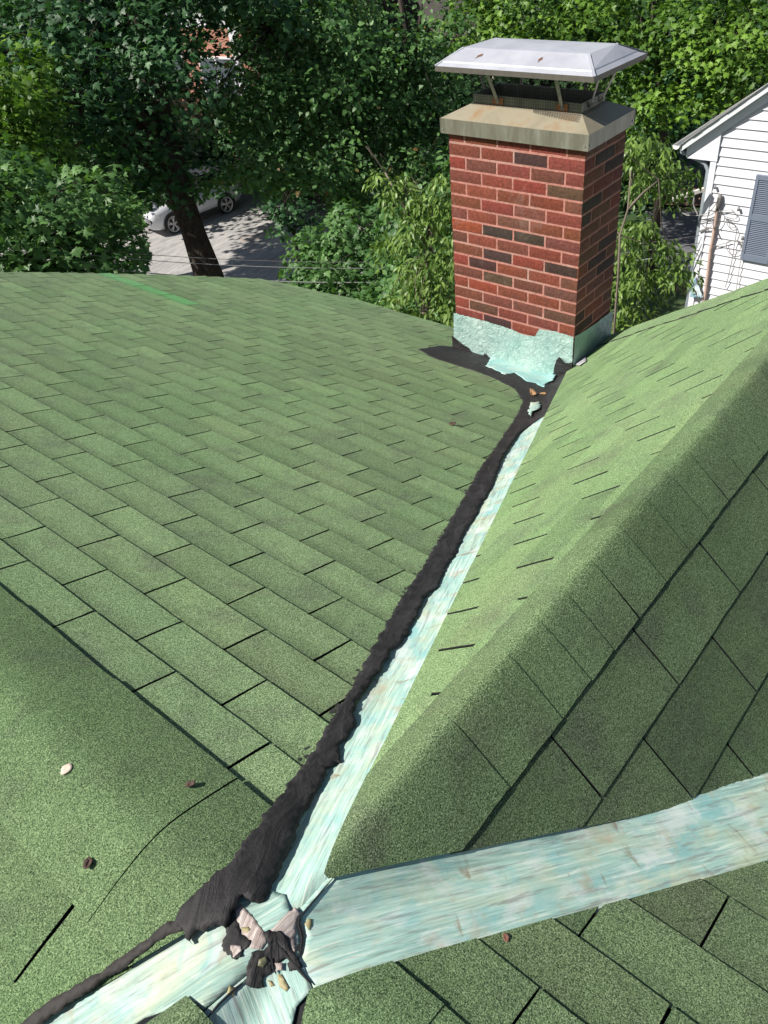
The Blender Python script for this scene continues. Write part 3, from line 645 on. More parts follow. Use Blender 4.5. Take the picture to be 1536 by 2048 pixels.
# wire mesh
mb = MB(); wz0 = CZ + .095; wr = .0007
def wire_side(a, b, out):
    a = Vector(a); b = Vector(b); L = (b - a).length; n = int(L / .0135)
    for i in range(n + 1):
        p = a.lerp(b, i / n); mb.bar(p + Vector(out) * .014, p + Vector(out) * .012 + Vector((0, 0, .20)), .0009, .0009)
    for j in range(14):
        z = j * .0145; mb.bar(a + Vector(out) * .014 + Vector((0, 0, z)), b + Vector(out) * .013 + Vector((0, 0, z)), .0008, .0008)
wire_side((it[0], it[1], wz0), (it[0], it[3], wz0), (-1, 0, 0)); wire_side((it[0], it[1], wz0), (it[2], it[1], wz0), (0, -1, 0))
wire_side((it[2], it[1], wz0), (it[2], it[3], wz0), (1, 0, 0)); wire_side((it[0], it[3], wz0), (it[2], it[3], wz0), (0, 1, 0))
for i in range(20):      # loose flared skirt at the near corner
    y = it[1] + .0 + i * .0135; mb.bar((it[0] - .013, y, CZ + .118), (it[0] - .055 + i * .0012, y - .012, CZ + .0935 ), .0012, .0012)
for j in range(4): mb.bar((it[0] - .02 - j * .011, it[1] - .01, CZ + .115 - j * .0062), (it[0] - .018 - j * .004, it[1] + .25, CZ + .116 - j * .002), .0012, .0012)
cobj(mb, 'wire_mesh', plain('wire', (.030, .028, .026), .7, .3))
# aqua coating on the chimney's foot
def cfoot(name, outline, face, mat, d, jag=.0, amp=.003, jagsel=None, js=60):
    n_ = [(-1, 0), (0, -1)][face]
    def to3(u, z):
        dd = d + amp * (.5 + MN.noise((u * 30, z * 30, face * 7)) + .5 * MN.noise((u * 80, z * 80, face)))
        return (CX - dd, u, z) if face == 0 else (u, CY - dd, z)
    o = sheet(name, outline, None, mat, None, sp=.01, fine=.005, jag=jag, jscale=js, to3=to3, udir=(1, 0), jagsel=jagsel)
    o.parent = chim; o.matrix_parent_inverse = Matrix.Translation(-Vector(chim.location)); return o
zf = lambda x, y: tuple(onax(880 + x / 3.84, 450 + y / 3.84, 0, CX)[1:])
zs = lambda x, y: (lambda q: (q[0], q[2]))(onax(880 + x / 3.84, 450 + y / 3.84, 1, CY))
topf = [(112, 670), (240, 703), (340, 728), (420, 752), (560, 795), (640, 835), (735, 850), (770, 795), (890, 810), (1032, 852)]
o1 = [zf(*u) for u in topf] + [(CY - .006, -1.42), (CY + .84, -1.42)]
cfoot('base_flashing', o1, 0, AQUA, .009, jag=.004, jagsel=set(range(0, 9)))
o2 = [zs(*u) for u in [(1024, 852), (1100, 810), (1180, 755), (1250, 700), (1322, 645)]] + [(CX + 2 * BW + .005, -1.75), (CX - .012, -1.75)]
cfoot('base_flashing', o2, 1, AQUA, .009, jag=.003, jagsel=set(range(0, 4)))
tf_ = [zf(*u) for u in [(105, 840), (165, 890), (230, 930), (250, 960), (300, 985), (345, 1000), (355, 970), (380, 1000), (370, 1020)]] + [(CY + .52, -1.43), (CY + .84, -1.43)]
cfoot('cement_on_foot', tf_, 0, TAR, .0175, jag=.004, jagsel=set(range(0, 9)), js=90)
tr_ = [zf(*u) for u in [(1028, 1045), (975, 1050), (930, 1000), (905, 1030), (890, 1080)]] + [(CY + .12, -1.44), (CY - .006, -1.44)]
cfoot('cement_on_foot', tr_, 0, TAR, .0175, jag=.003, jagsel=set(range(0, 5)), js=90)
ap = pl([(955, 690), (1143, 712), (1118, 738), (1112, 752), (1108, 768), (1092, 776), (1088, 784), (1070, 772), (1052, 768), (1030, 752), (1010, 755), (990, 745), (972, 738), (982, 722)])
sheet('apron_flashing', ap, lambda x, y: HR(x, y) + .0208 + .0008 * MN.noise((x * 12, y * 12, 3)), APRON, house, skirt=.002, sp=.012, jag=.010, jscale=30, udir=(0, 1), fine=.008, jagsel=set(range(2, 13)))
# flash of valley paint showing through the cement below the chimney
for L in ([(1062, 812), (1078, 815), (1080, 826), (1066, 834), (1060, 845), (1056, 830)],):
    pxsheet('valley_flashing', L, .0205, FLASH, skirt=.001, amp=.0004, jag=.009, sp=.02, jscale=40)
pxsheet('cement_patch', [(1146, 718), (1170, 715), (1172, 728), (1158, 738), (1148, 734)],   .0215, GREYP, skirt=.002, jag=.006, jscale=40, sp=.02)

# ------------------------------------------------------------------ small things lying on the roof
def scrap(name, px, py, r, mat, label, cat, curl=.5, asp=1.6, group=None, dz=.012):
    c = hitH(px, py); z = H(*c) + dz; V_, F_ = [], []; n = 14; an0 = random.uniform(0, 3)
    for ring, rr in enumerate((0, .5, 1.0)):
        for j in range(n):
            a = 2 * math.pi * j / n; q = r * rr * (1 + .35 * MN.noise((math.cos(a) * 1.3, math.sin(a) * 1.3, px)))
            x = q * math.cos(a) * asp; y = q * math.sin(a); zz = curl * (y * y / r + .3 * x * x / r) * rr
            V_.append((c[0] + x * math.cos(an0) - y * math.sin(an0), c[1] + x * math.sin(an0) + y * math.cos(an0), z + zz))
    for k in (0, 1):
        for j in range(n): F_.append([k * n + j, k * n + (j + 1) % n, (k + 1) * n + (j + 1) % n, (k + 1) * n + j])
    nb2 = len(V_); V_ += [(a, b, q - .002) for a, b, q in V_]; F_ += [[i + nb2 for i in f[::-1]] for f in F_]
    F_ += [[2 * n + j, 2 * n + (j + 1) % n, nb2 + 2 * n + (j + 1) % n, nb2 + 2 * n + j] for j in range(n)]
    o = mesh_obj(name, V_, F_, mat, None, smooth=True); return tag(o, label, cat, group)
dl = plain('dried_leaf', (.075, .045, .035), .8, var=.6, scale=90)
scrap('paint_chip', 143, 1553, .0085, plain('chip', (.62, .52, .42), .8, var=.2, scale=200), 'pale beige chip lying on the broad left ridge cap', 'chip', curl=.1, asp=1.2, dz=.0228)
scrap('dried_leaf', 388, 1585, .0055, dl, 'small dark curled leaf bit on the ridge cap nearest the thick course line', 'leaf', curl=1.0, dz=.0225)
scrap('dried_leaf', 187, 1742, .007, dl, 'brown curled leaf bit low on the left shingles below the beige chip', 'leaf', curl=1.0, asp=1.3, dz=.0225)
scrap('dried_leaf', 1012, 1883, .004, plain('rusty_leaf', (.16, .07, .05), .8), 'tiny reddish leaf bit under the wide right valley', 'leaf', curl=.5)
scrap('dried_leaf', 1066, 797, .014, plain('tan_leaf', (.34, .20, .10), .8), 'tan dry leaf caught in the cement below the chimney, left of two', 'leaf', curl=1.0, asp=2.2, dz=.0215)
scrap('dried_leaf', 1086, 797, .014, plain('tan_leaf_b', (.38, .22, .10), .8), 'tan dry leaf caught in the cement below the chimney, right of two', 'leaf', curl=1.0, asp=1.4, dz=.0215)
scrap('dried_leaf', 905, 856, .010, dl, 'dark speck of leaf on the left slope beside the valley bend', 'leaf', curl=1.0)

# ------------------------------------------------------------------ the ground
grm = NT('dark_lawn'); _co = grm.coord(); _n = grm.noise(_co, .35, 5, .6); _m = grm.noise(_co, 6, 4, .6)
_c = grm.mix(_m, (.018, .045, .012), (.045, .085, .025)); _c = grm.mix(grm.step(_n, .52, .62), _c, (.11, .075, .05)); grm.bump(_m, .6, .05); GRASS = grm.fin(_c, .95)  # dark green grass with brown patches
def ghill(x, y):
    d = math.hypot(x - 10, y - 14); return G - 0.03 + .25 * MN.noise((x * .05, y * .05, 0)) * min(1, max(0, (d - 26) / 20)) 
def sheetgrid(name, x0, x1, y0, y1, n, m, fz, mat):
    V_ = []; F_ = []
    for i in range(n + 1):
        for j in range(m + 1):
            x = x0 + (x1 - x0) * i / n; y = y0 + (y1 - y0) * j / m; V_.append((x, y, fz(x, y)))
    for i in range(n):
        for j in range(m): a = i * (m + 1) + j; F_.append([a, a + m + 1, a + m + 2, a + 1])
    return mesh_obj(name, V_, F_, mat, None, smooth=True)
tag(sheetgrid('ground', -150, 260, -150, 260, 120, 120, ghill, GRASS), kind='structure')
am = NT('worn_asphalt'); _co = am.coord(); _n = am.noise(am.mapv(_co, (.55, 2.2, 1)), 1.6, 5, .6, .5); _f = am.noise(_co, 55, 3, .6); _k = am.noise(am.mapv(_co, (.25, 2.6, 1)), 2.2, 5, .7, 1.5)
_c = am.ramp(_n, [(.3, (.30, .29, .29)), (.55, (.44, .425, .41)), (.75, (.52, .49, .46))]); _c = am.mix(1, _c, am.ramp(_f, [(.3, (.72, .72, .72)), (.7, (1.2, 1.2, 1.2))]), 'MULTIPLY')
_c = am.mix(am.ramp(_k, [(.475, (0, 0, 0)), (.50, (.75, .75, .75)), (.525, (0, 0, 0))]), _c, (.09, .088, .09)); ASPH = am.fin(_c, .9, 0, .2)
ASPH2 = plain('driveway_asphalt', (.13, .13, .14), .9, var=.25, scale=3)
def gpoly(name, pts, z, mat, label=None):
    o = mesh_obj(name, [(x, y, z) for x, y in pts], [list(range(len(pts)))], mat, None); o['kind'] = 'structure'; return o
gp = lambda x, y: (lambda q: (q[0], q[1]))(onax(x, y, 2, G))
RY0, RY1 = 17.5, 31.2        # the street runs along X
gpoly('road', [(-120, RY0), (200, RY0), (200, RY1), (-120, RY1)], G + .06, ASPH)
kerbm = plain('kerb_concrete', (.36, .35, .33), .85, var=.2, scale=6)
mb = MB(); mb.box((-120, RY1, G - .2), (200, RY1 + .18, G + .19)); tag(mb.obj('kerb', kerbm), kind='structure')
mb = MB(); mb.box((-120, RY0 - .18, G - .2), (200, RY0, G + .19)); tag(mb.obj('kerb', kerbm), kind='structure')
gpoly('pavement', [(-120, RY1 + 1.6), (200, RY1 + 1.6), (200, RY1 + 3.0), (-120, RY1 + 3.0)], G + .19, kerbm)
gpoly('road_patch', [(gp(478, 478)), (gp(512, 472)), (gp(522, 482)), (gp(484, 490))], G + .066, plain('pale_patch', (.36, .32, .29), .9, var=.2, scale=8))
gpoly('driveway', [gp(1270, 305), gp(1450, 290), gp(1450, 395), gp(1345, 398), gp(1300, 360)], G + .05, plain('driveway_pale', (.20, .19, .19), .9, var=.25, scale=2))
gpoly('driveway', [gp(1290, 425), gp(1420, 425), gp(1420, 585), gp(1330, 560), gp(1300, 500)], G + .05, ASPH2)
gpoly('dirt_path', [gp(1270, 388), gp(1420, 375), gp(1420, 415), gp(1290, 412)], G + .07, plain('red_dirt', (.26, .15, .10), .95, var=.35, scale=2))

# ------------------------------------------------------------------ trees
def leaf_mat(name, dark, light, gloss=.42, warm=0.0, trans=.24):
    m = NT(name); R_, Gv, B_ = m.attr()[:3]
    c = m.mix(R_, dark, light)
    if warm: c = m.mix(m.math('GREATER_THAN', B_, 1 - warm), c, (.20, .13, .04))
    m.fin(c, gloss, 0, .38); tr = m.n('ShaderNodeBsdfTranslucent'); m.t.links.new(m.mix(1, c, (1.3, 1.5, .5), 'MULTIPLY'), tr.inputs[0])
    mx = m.n('ShaderNodeMixShader'); mx.inputs[0].default_value = trans; m.t.links.new(m.bsdf.outputs[0], mx.inputs[1]); m.t.links.new(tr.outputs[0], mx.inputs[2]); m.t.links.new(mx.outputs[0], m.out.inputs[0])
    return m.mat
LM = dict(dark=leaf_mat('maple_leaf_deep', (.010, .045, .015), (.080, .19, .068), .5), mid=leaf_mat('linden_leaf', (.018, .070, .016), (.15, .29, .085), .5, .012),
          bright=leaf_mat('maple_leaf_bright', (.015, .060, .008), (.19, .34, .04), .5), low=leaf_mat('maple_leaf_fresh', (.025, .085, .020), (.16, .30, .09), .5),
          droop=leaf_mat('drooping_leaf', (.07, .14, .025), (.22, .33, .08), .42), yellow=leaf_mat('pale_leaf', (.12, .20, .02), (.30, .38, .05), .5),
          far=leaf_mat('far_leaf', (.014, .045, .014), (.04, .095, .028), .6))
BARK = NT('bark'); _co = BARK.coord(); _n = BARK.noise(BARK.mapv(_co, (5, 5, .8)), 3, 5, .7); BARK.bump(_n, 1, .05)
BARK = BARK.fin(BARK.ramp(_n, [(.3, (.025, .020, .017)), (.6, (.075, .062, .052)), (.8, (.13, .11, .095))]), .95, 0, .1)
TW = plain('twig_bark', (.16, .13, .10), .9, var=.3, scale=5)
def tmpl(kind):
    if kind == 'maple':
        o = [(0, 0), (.22, .08), (.52, -.02), (.36, .22), (.62, .46), (.30, .44), (.0, 1.0), (-.30, .44), (-.62, .46), (-.36, .22), (-.52, -.02), (-.22, .08)]
        v = [(0, .25, .05)] + [(x, y, -.10 * abs(x) - .12 * max(0, y - .4)) for x, y in o]; n = len(o)
        f = [(0, 1 + i, 1 + (i + 1) % n) for i in range(n)]
    elif kind == 'oval':
        v = [(0, 0, 0), (0, .45, .03), (0, 1, -.12), (.34, .28, .10), (.30, .62, .07), (-.34, .28, .10), (-.30, .62, .07)]
        f = [(0, 3, 1), (3, 4, 1), (4, 2, 1), (0, 1, 5), (5, 1, 6), (6, 1, 2)]
    elif kind == 'lance':
        v = [(0, 0, 0), (0, .5, .02), (0, 1.0, -.22), (.15, .28, .06), (.13, .66, -.02), (-.15, .28, .06), (-.13, .66, -.02)]
        f = [(0, 3, 1), (3, 4, 1), (4, 2, 1), (0, 1, 5), (5, 1, 6), (6, 1, 2)]
    else:
        v = [(-.45, .0, 0), (.45, .1, 0), (.3, .9, .1), (-.25, 1.0, -.1)]; f = [(0, 1, 2), (0, 2, 3)]
    return np.array(v, float), np.array(f, int)
def leaves(name, kind, P_, N_, D_, S_, mat, parent, tone=None):
    """one mesh of leaves: positions, normals, pointing directions, sizes"""
    tv_, tf_ = tmpl(kind); n = len(P_); N_ = N_ / np.linalg.norm(N_, axis=1, keepdims=True)
    D_ = D_ - (D_ * N_).sum(1, keepdims=True) * N_; D_ /= np.linalg.norm(D_, axis=1, keepdims=True) + 1e-9; X_ = np.cross(D_, N_)
    V_ = P_[:, None, :] + S_[:, None, None] * (tv_[None, :, 0:1] * X_[:, None, :] + tv_[None, :, 1:2] * D_[:, None, :] + tv_[None, :, 2:3] * N_[:, None, :])
    k = len(tv_); V_ = V_.reshape(-1, 3); Ff = (tf_[None] + (np.arange(n) * k)[:, None, None]).reshape(-1, 3)
    me = bpy.data.meshes.new(name); me.vertices.add(len(V_)); me.vertices.foreach_set('co', V_.astype(np.float32).ravel())
    me.loops.add(Ff.size); me.loops.foreach_set('vertex_index', Ff.astype(np.int32).ravel())
    me.polygons.add(len(Ff)); me.polygons.foreach_set('loop_start', np.arange(0, Ff.size, 3, dtype=np.int32))
    a = me.color_attributes.new('tone', 'FLOAT_COLOR', 'POINT'); t = np.ones((n, k, 4), np.float32); t[..., 0] = (rng.random(n) if tone is None else np.clip(.55 * tone + .45 * rng.random(n), 0, 1))[:, None]; t[..., 1] = rng.random(n)[:, None]; t[..., 2] = rng.random(n)[:, None]
    a.data.foreach_set('color', t.ravel()); me.materials.append(mat); me.update(calc_edges=True)
    o = bpy.data.objects.new(name, me); COL.objects.link(o); o.parent = parent; o.matrix_parent_inverse = Matrix.Translation(-Vector(parent.location)); return o
UP = np.array([0, 0, 1.0])
def crown_points(blobs, nspray, perspray, spray_r, droop=.35, flat=.28, keep=None):
    """sprays of leaves scattered through ellipsoid masses; each spray is a shallow drooping fan"""
    Pc = []; Oc = []
    vol = np.array([b[3] * b[4] for b in blobs]); vol = vol / vol.sum()
    for b, vv in zip(blobs, vol):
        c = at(b[0], b[1], b[2]); k = max(1, int(nspray * vv)); d = rng.normal(size=(k, 3)); d /= np.linalg.norm(d, axis=1, keepdims=True)
        r = rng.random(k) ** .45; sc_ = np.array([b[3], b[3], b[4]])
        wob = np.array([1 + .35 * MN.noise(tuple(q * 1.7 + c * .3)) for q in d]); Pc.append(c + d * sc_ * (r * wob)[:, None]); Oc.append(d)
    Pc = np.concatenate(Pc); Oc = np.concatenate(Oc)
    if keep is not None: m_ = keep(Pc); Pc = Pc[m_]; Oc = Oc[m_]
    n = len(Pc); an = rng.random((n, perspray)) * 2 * math.pi; rr = np.sqrt(rng.random((n, perspray))) * spray_r * rng.uniform(.6, 1.3, (n, 1))
    tilt = Oc * .5 + rng.normal(size=(n, 3)) * .22; tilt[:, 2] = 1; tilt /= np.linalg.norm(tilt, axis=1, keepdims=True)
    ax = np.cross(tilt, rng.normal(size=(n, 3))); ax /= np.linalg.norm(ax, axis=1, keepdims=True); ay = np.cross(tilt, ax)
    off = np.cos(an)[..., None] * ax[:, None] + np.sin(an)[..., None] * ay[:, None]
    P_ = Pc[:, None] + off * rr[..., None] + tilt[:, None] * (rng.normal(size=(n, perspray, 1)) * spray_r * flat) - UP * (droop * rr ** 2 / spray_r)[..., None]
    N_ = tilt[:, None] + rng.normal(size=(n, perspray, 3)) * .42 + off * .25; D_ = off + rng.normal(size=off.shape) * .5 - UP * .45
    return P_.reshape(-1, 3), N_.reshape(-1, 3), D_.reshape(-1, 3), Pc, np.repeat(rng.random(n) ** 1.3, perspray)
def poly_keep(polys, inv=True):
    pp = [np.array(p, float) for p in polys]
    def f(P_):
        x, y = project(P_); m_ = np.zeros(len(P_), bool)
        for p in pp: m_ |= inside(np.stack([x, y], 1), p)
        return ~m_ if inv else m_
    return f
CLEAR = [[(283, 425), (330, 405), (372, 450), (392, 428), (408, 400), (470, 368), (505, 385), (540, 400), (640, 380), (660, 425), (575, 475), (560, 510), (552, 570), (285, 570), (300, 500)]]
keepclear0 = poly_keep(CLEAR)
THIN = poly_keep([[(325, 45), (400, 15), (485, 25), (505, 100), (500, 185), (450, 180), (400, 150), (340, 110)], [(770, -60), (985, -60), (985, 50), (935, 85), (890, 130), (860, 110), (850, 60), (765, 40)], [(930, 130), (965, 140), (960, 175), (925, 170)]], inv=False)
def keepclear(P_): return keepclear0(P_) & (~THIN(P_) | (rng.random(len(P_)) < .42))
def tree(name, label, cat, base, trunk, limbs, blobs, kind, mat, size, nspray, per, spr, group=None, keep=keepclear, droop=.35, twigs=30, flat=.28, nmod=None, tw=1.0):
    e = empty(name, base, label, cat, group); e0 = Vector(base)
    mb = MB()
    if trunk:
        pts, rad = trunk; mb.tube([(base[0], base[1], base[2] - .3)] + [tuple(p) for p in pts], [rad[0] * 1.15] + rad, 12, wob=.25)
    for pts, rad in limbs: mb.tube([tuple(p) for p in pts], rad, 8, wob=.2)
    P_, N_, D_, Pc, tn = crown_points(blobs, nspray, per, spr, droop, flat, keep)
    cs = [at(b[0], b[1], b[2]) for b in blobs]
    tv2 = MB()
    idx = rng.choice(len(Pc), min(twigs, len(Pc)), replace=False) if len(Pc) else []
    src = [np.array(trunk[0][-1])] if trunk else [np.array(base) + UP]
    for l_ in limbs: src += [np.array(p) for p in l_[0]]
    if trunk: src += [np.array(p) for p in trunk[0][1:]]
    for i in idx:
        p = Pc[i]; q = min(src, key=lambda s_: np.linalg.norm(s_ - p)); md = (p + q) / 2 + rng.normal(size=3) * .15 + UP * .2; L = np.linalg.norm(p - q)
        tv2.tube([tuple(q), tuple(md), tuple(p)], [(.010 + .008 * L) * tw, (.008 + .004 * L) * tw, .005 * tw], 5)
    if keep is not None and keep is keepclear: m_ = poly_keep([[(x, y) for x, y in CLEAR[0]]])(P_) | (rng.random(len(P_)) < .0); P_, N_, D_, tn = P_[m_], N_[m_], D_[m_], tn[m_]
    if nmod is not None: N_, D_ = nmod(N_, D_)
    S_ = size * rng.uniform(.65, 1.25, len(P_))
    o = mesh_obj('trunk', mb.v, mb.f, TW if kind == 'lance' else BARK, None, smooth=True) if mb.v else None
    if o: o.parent = e; o.matrix_parent_inverse = Matrix.Translation(-e0)
    if tv2.v: b_ = mesh_obj('branches', tv2.v, tv2.f, TW if kind == 'lance' else BARK, None, smooth=True); b_.parent = e; b_.matrix_parent_inverse = Matrix.Translation(-e0)
    leaves('crown', kind, P_, N_, D_, S_, mat, e, tn); return e
A3 = lambda x, y, R: tuple(at(x, y, R))
def gbase(x, y, R): q = at(x, y, R); return (q[0], q[1], G)
# the big dark maple by the street
t0 = A3(420, 556, 19.6); b0 = (t0[0] + .1, t0[1] - .2, G)
tree('maple_tree', 'huge dark maple with thick leaning trunk in front of the silver car', 'tree', b0,
     ([t0, A3(388, 470, 19.9), A3(362, 400, 20.2), A3(345, 320, 20.5), A3(322, 240, 20.9)], [.33, .30, .29, .29, .26]),
     [([A3(345, 320, 20.5), A3(270, 250, 20.8), A3(205, 120, 21.2), A3(170, 10, 21.5), A3(150, -120, 21.5)], [.32, .28, .24, .2, .12]),
      ([A3(322, 240, 20.9), A3(290, 120, 21.2), A3(262, 0, 21.6), A3(250, -150, 22)], [.3, .27, .24, .15]),
      ([A3(330, 270, 20.8), A3(250, 215, 20.4), A3(150, 130, 20), A3(60, 60, 19.6)], [.2, .15, .12, .07]),
      ([A3(300, 330, 20.3), A3(200, 250, 19.8), A3(110, 180, 19.3), A3(20, 100, 19)], [.18, .14, .1, .06])],
     [(60, 60, 22, 3.4, 2.6), (200, 30, 23, 3.2, 2.4), (330, -10, 22, 3.0, 2.2), (120, 200, 21.5, 3.0, 2.2), (250, 210, 22.5, 2.6, 2.0), (60, 330, 20.5, 2.6, 1.9), (200, 350, 21, 2.5, 1.8), (330, 140, 19.2, 1.5, .8), (240, 270, 18.6, 1.0, .6), (80, 60, 18.6, 1.5, .8), (150, 250, 18.6, 1.1, .7), (310, 380, 21, 1.6, .9), (400, -60, 22, 3, 1.6)],
     'maple', LM['dark'], .165, 470, 44, .62, twigs=70)
tree('maple_tree', 'tree left of the leaning trunk with bright maple leaves just above the roof edge', 'tree', gbase(60, 560, 15),
     ([A3(60, 560, 15), A3(80, 480, 15)], [.16, .12]), [],
     [(60, 480, 14.2, 1.7, 1.2), (170, 500, 14.8, 1.3, .9), (240, 520, 15.2, .9, .7), (30, 400, 14.5, 1.4, .9), (100, 560, 14, 1.6, .8), (-60, 470, 14, 1.6, 1.3), (200, 440, 15.6, 1.0, .7)],
     'maple', LM['low'], .135, 190, 36, .42, twigs=20)
tree('maple_tree', 'yellowish green maple at the left edge of the view', 'tree', gbase(-60, 420, 17.5),
     ([A3(-60, 420, 17.5), A3(-30, 250, 17.8)], [.18, .12]), [],
     [(0, 190, 17.3, 1.2, .9), (-30, 260, 17.3, 1.5, 1.1), (40, 235, 17.4, .9, .5), (20, 330, 17, 1.3, .7), (60, 170, 17.6, .6, .35)], 'maple', LM['bright'], .13, 100, 34, .4, twigs=12)
tree('maple_tree', 'tall dark tree across the street at the far left edge, partly outside the view, added to shade the street', 'tree', gbase(-120, 330, 31),
     ([A3(-120, 330, 31), A3(-130, 120, 31), A3(-200, -60, 31.5)], [.26, .2, .14]), [],
     [(-21, 120, 30, 1.7, 1.3), (80, 72, 33, 1.7, 1.3), (-141, 146, 29.6, 1.6, 1.2), (-347, -91, 30.6, 2.3, 1.6), (-191, -120, 33.4, 2.3, 1.6), (-160, -20, 32, 2.0, 1.5)], 'maple', LM['dark'], .2, 230, 40, .6, twigs=12)  # added tree; crown masses placed so their shadow falls on the street
# linden filling the middle
tree('linden_tree', 'tall glossy leaved tree filling the middle behind the chimney', 'tree', gbase(795, 470, 23),
     ([A3(795, 470, 23), A3(800, 330, 23.2), A3(815, 200, 23.4), A3(812, 60, 23.6), A3(790, -60, 23.8)], [.2, .17, .14, .09, .05]),
     [([A3(815, 200, 23.4), A3(800, 100, 23), A3(770, 10, 22.8), A3(750, -60, 22.8)], [.09, .07, .05, .03]), ([A3(815, 170, 23.4), A3(835, 80, 23.5), A3(845, 0, 23.6)], [.07, .05, .03]),
      ([A3(800, 330, 23.2), A3(720, 260, 22.5), A3(620, 180, 22), A3(540, 60, 21.8)], [.12, .09, .07, .04])],
     [(560, 60, 22, 2.3, 1.5), (700, 60, 23, 2.3, 1.5), (480, 10, 22.5, 1.6, 1.2), (620, 170, 21.5, 2.4, 1.4), (520, 210, 21, 1.5, 1.0), (740, 200, 22, 2.0, 1.3), (830, 210, 22.5, 1.5, 1.3), (600, 290, 20.5, 1.9, .8), (720, 310, 21, 1.8, 1.0), (830, 330, 21.5, 1.4, 1.1), (560, 350, 20, 1.2, .45), (500, 345, 19.6, .8, .28), (455, 350, 19.4, .6, .22), (640, 380, 20, 1.3, .6), (740, 400, 20.4, 1.5, .7), (560, 405, 19.3, .6, .3), (425, 352, 19.3, .8, .22), (870, 120, 23, 1.1, 1.0), (890, 30, 23, 1.3, 1.0)],
     'oval', LM['mid'], .15, 540, 42, .5, twigs=60)
# black leaf sprays against the street
tree('maple_sapling', 'thin sapling whose dark lobed leaves stand out against the sunlit street', 'tree', gbase(600, 560, 16.5),
     ([A3(600, 560, 16.5), A3(590, 470, 16.6), A3(560, 425, 16.6)], [.05, .035, .02]), [([A3(560, 425, 16.6), A3(530, 405, 16.5)], [.015, .01])],
     [(545, 418, 16.4, .42, .16), (575, 445, 16.3, .35, .14), (560, 470, 16.2, .25, .09), (600, 425, 16.6, .5, .3)], 'maple', LM['dark'], .10, 26, 16, .22, keep=None, twigs=10)
tree('maple_tree', 'dense fresh green maple over the left roof edge beside the chimney', 'tree', gbase(760, 600, 14.5),
     ([A3(760, 600, 14.5), A3(770, 480, 14.8), A3(790, 420, 15)], [.12, .09, .06]), [],
     [(640, 500, 14.6, .9, .5), (610, 545, 14.2, .8, .45), (700, 480, 15, 1.0, .6), (780, 470, 15.2, .9, .7), (700, 560, 14, 1.2, .7), (790, 560, 14, 1.2, .8), (850, 610, 13.6, 1.1, .7), (760, 620, 13.4, 1.2, .6), (860, 500, 14.8, .9, .8), (620, 580, 13.8, .9, .3)],
     'maple', LM['low'], .115, 300, 36, .34, twigs=30)
def hang(N_, D_):
    D2 = D_ * .55 - UP * 1.0; N2 = N_ * .6 + rng.normal(size=N_.shape) * .3; return N2, D2
tree('cherry_tree', 'drooping yellow green foliage immediately left of the chimney', 'tree', gbase(850, 640, 9.4),
     ([A3(850, 640, 9.4), A3(858, 500, 9.6), A3(862, 420, 9.8)], [.07, .05, .03]), [([A3(858, 500, 9.6), A3(800, 400, 9.8), A3(770, 345, 10)], [.025, .015, .01])],
     [(860, 440, 9.6, .45, .30), (820, 370, 9.9, .4, .14), (770, 350, 10, .28, .07), (880, 500, 9.4, .4, .3), (840, 540, 9.4, .45, .2), (880, 600, 9.2, .4, .25), (810, 610, 9.3, .35, .14), (780, 480, 9.8, .3, .12), (885, 380, 9.8, .3, .2)],
     'lance', LM['droop'], .105, 120, 26, .15, droop=1.2, keep=None, nmod=hang, twigs=26, flat=.15, tw=.35)
tree('cherry_tree', 'tree with hanging narrow leaves between the chimney and the white house', 'tree', gbase(1250, 640, 8.6),
     ([A3(1236, 560, 7.6), A3(1240, 470, 7.7), A3(1256, 418, 7.8), A3(1262, 340, 7.9)], [.012, .011, .009, .006]),
     [([A3(1256, 418, 7.8), A3(1286, 386, 7.9), A3(1318, 360, 8)], [.014, .010, .006]), ([A3(1262, 372, 7.9), A3(1268, 346, 7.9)], [.006, .004])],
     [(1262, 300, 9, .3, .22), (1310, 290, 9.2, .3, .14), (1290, 350, 9.3, .35, .2), (1350, 340, 9.6, .4, .14), (1380, 350, 9.8, .3, .12), (1260, 450, 9, .25, .2), (1290, 470, 9.2, .35, .2), (1340, 490, 9.4, .35, .12), (1240, 540, 8.6, .3, .25), (1280, 560, 8.8, .4, .2), (1330, 520, 9, .3, .12), (1355, 545, 9.2, .25, .10), (1240, 620, 8.4, .3, .25), (1290, 610, 8.6, .3, .12), (1260, 660, 8.4, .35, .2), (1210, 660, 8.4, .4, .2)],
     'lance', LM['droop'], .10, 150, 26, .14, droop=1.2, keep=poly_keep([[(1300, 385), (1400, 385), (1375, 470), (1310, 450)], [(1310, 575), (1390, 560), (1370, 640), (1300, 640)], [(1392, 280), (1540, 200), (1540, 600), (1380, 600)]]), nmod=hang, twigs=5, flat=.15, tw=.3)
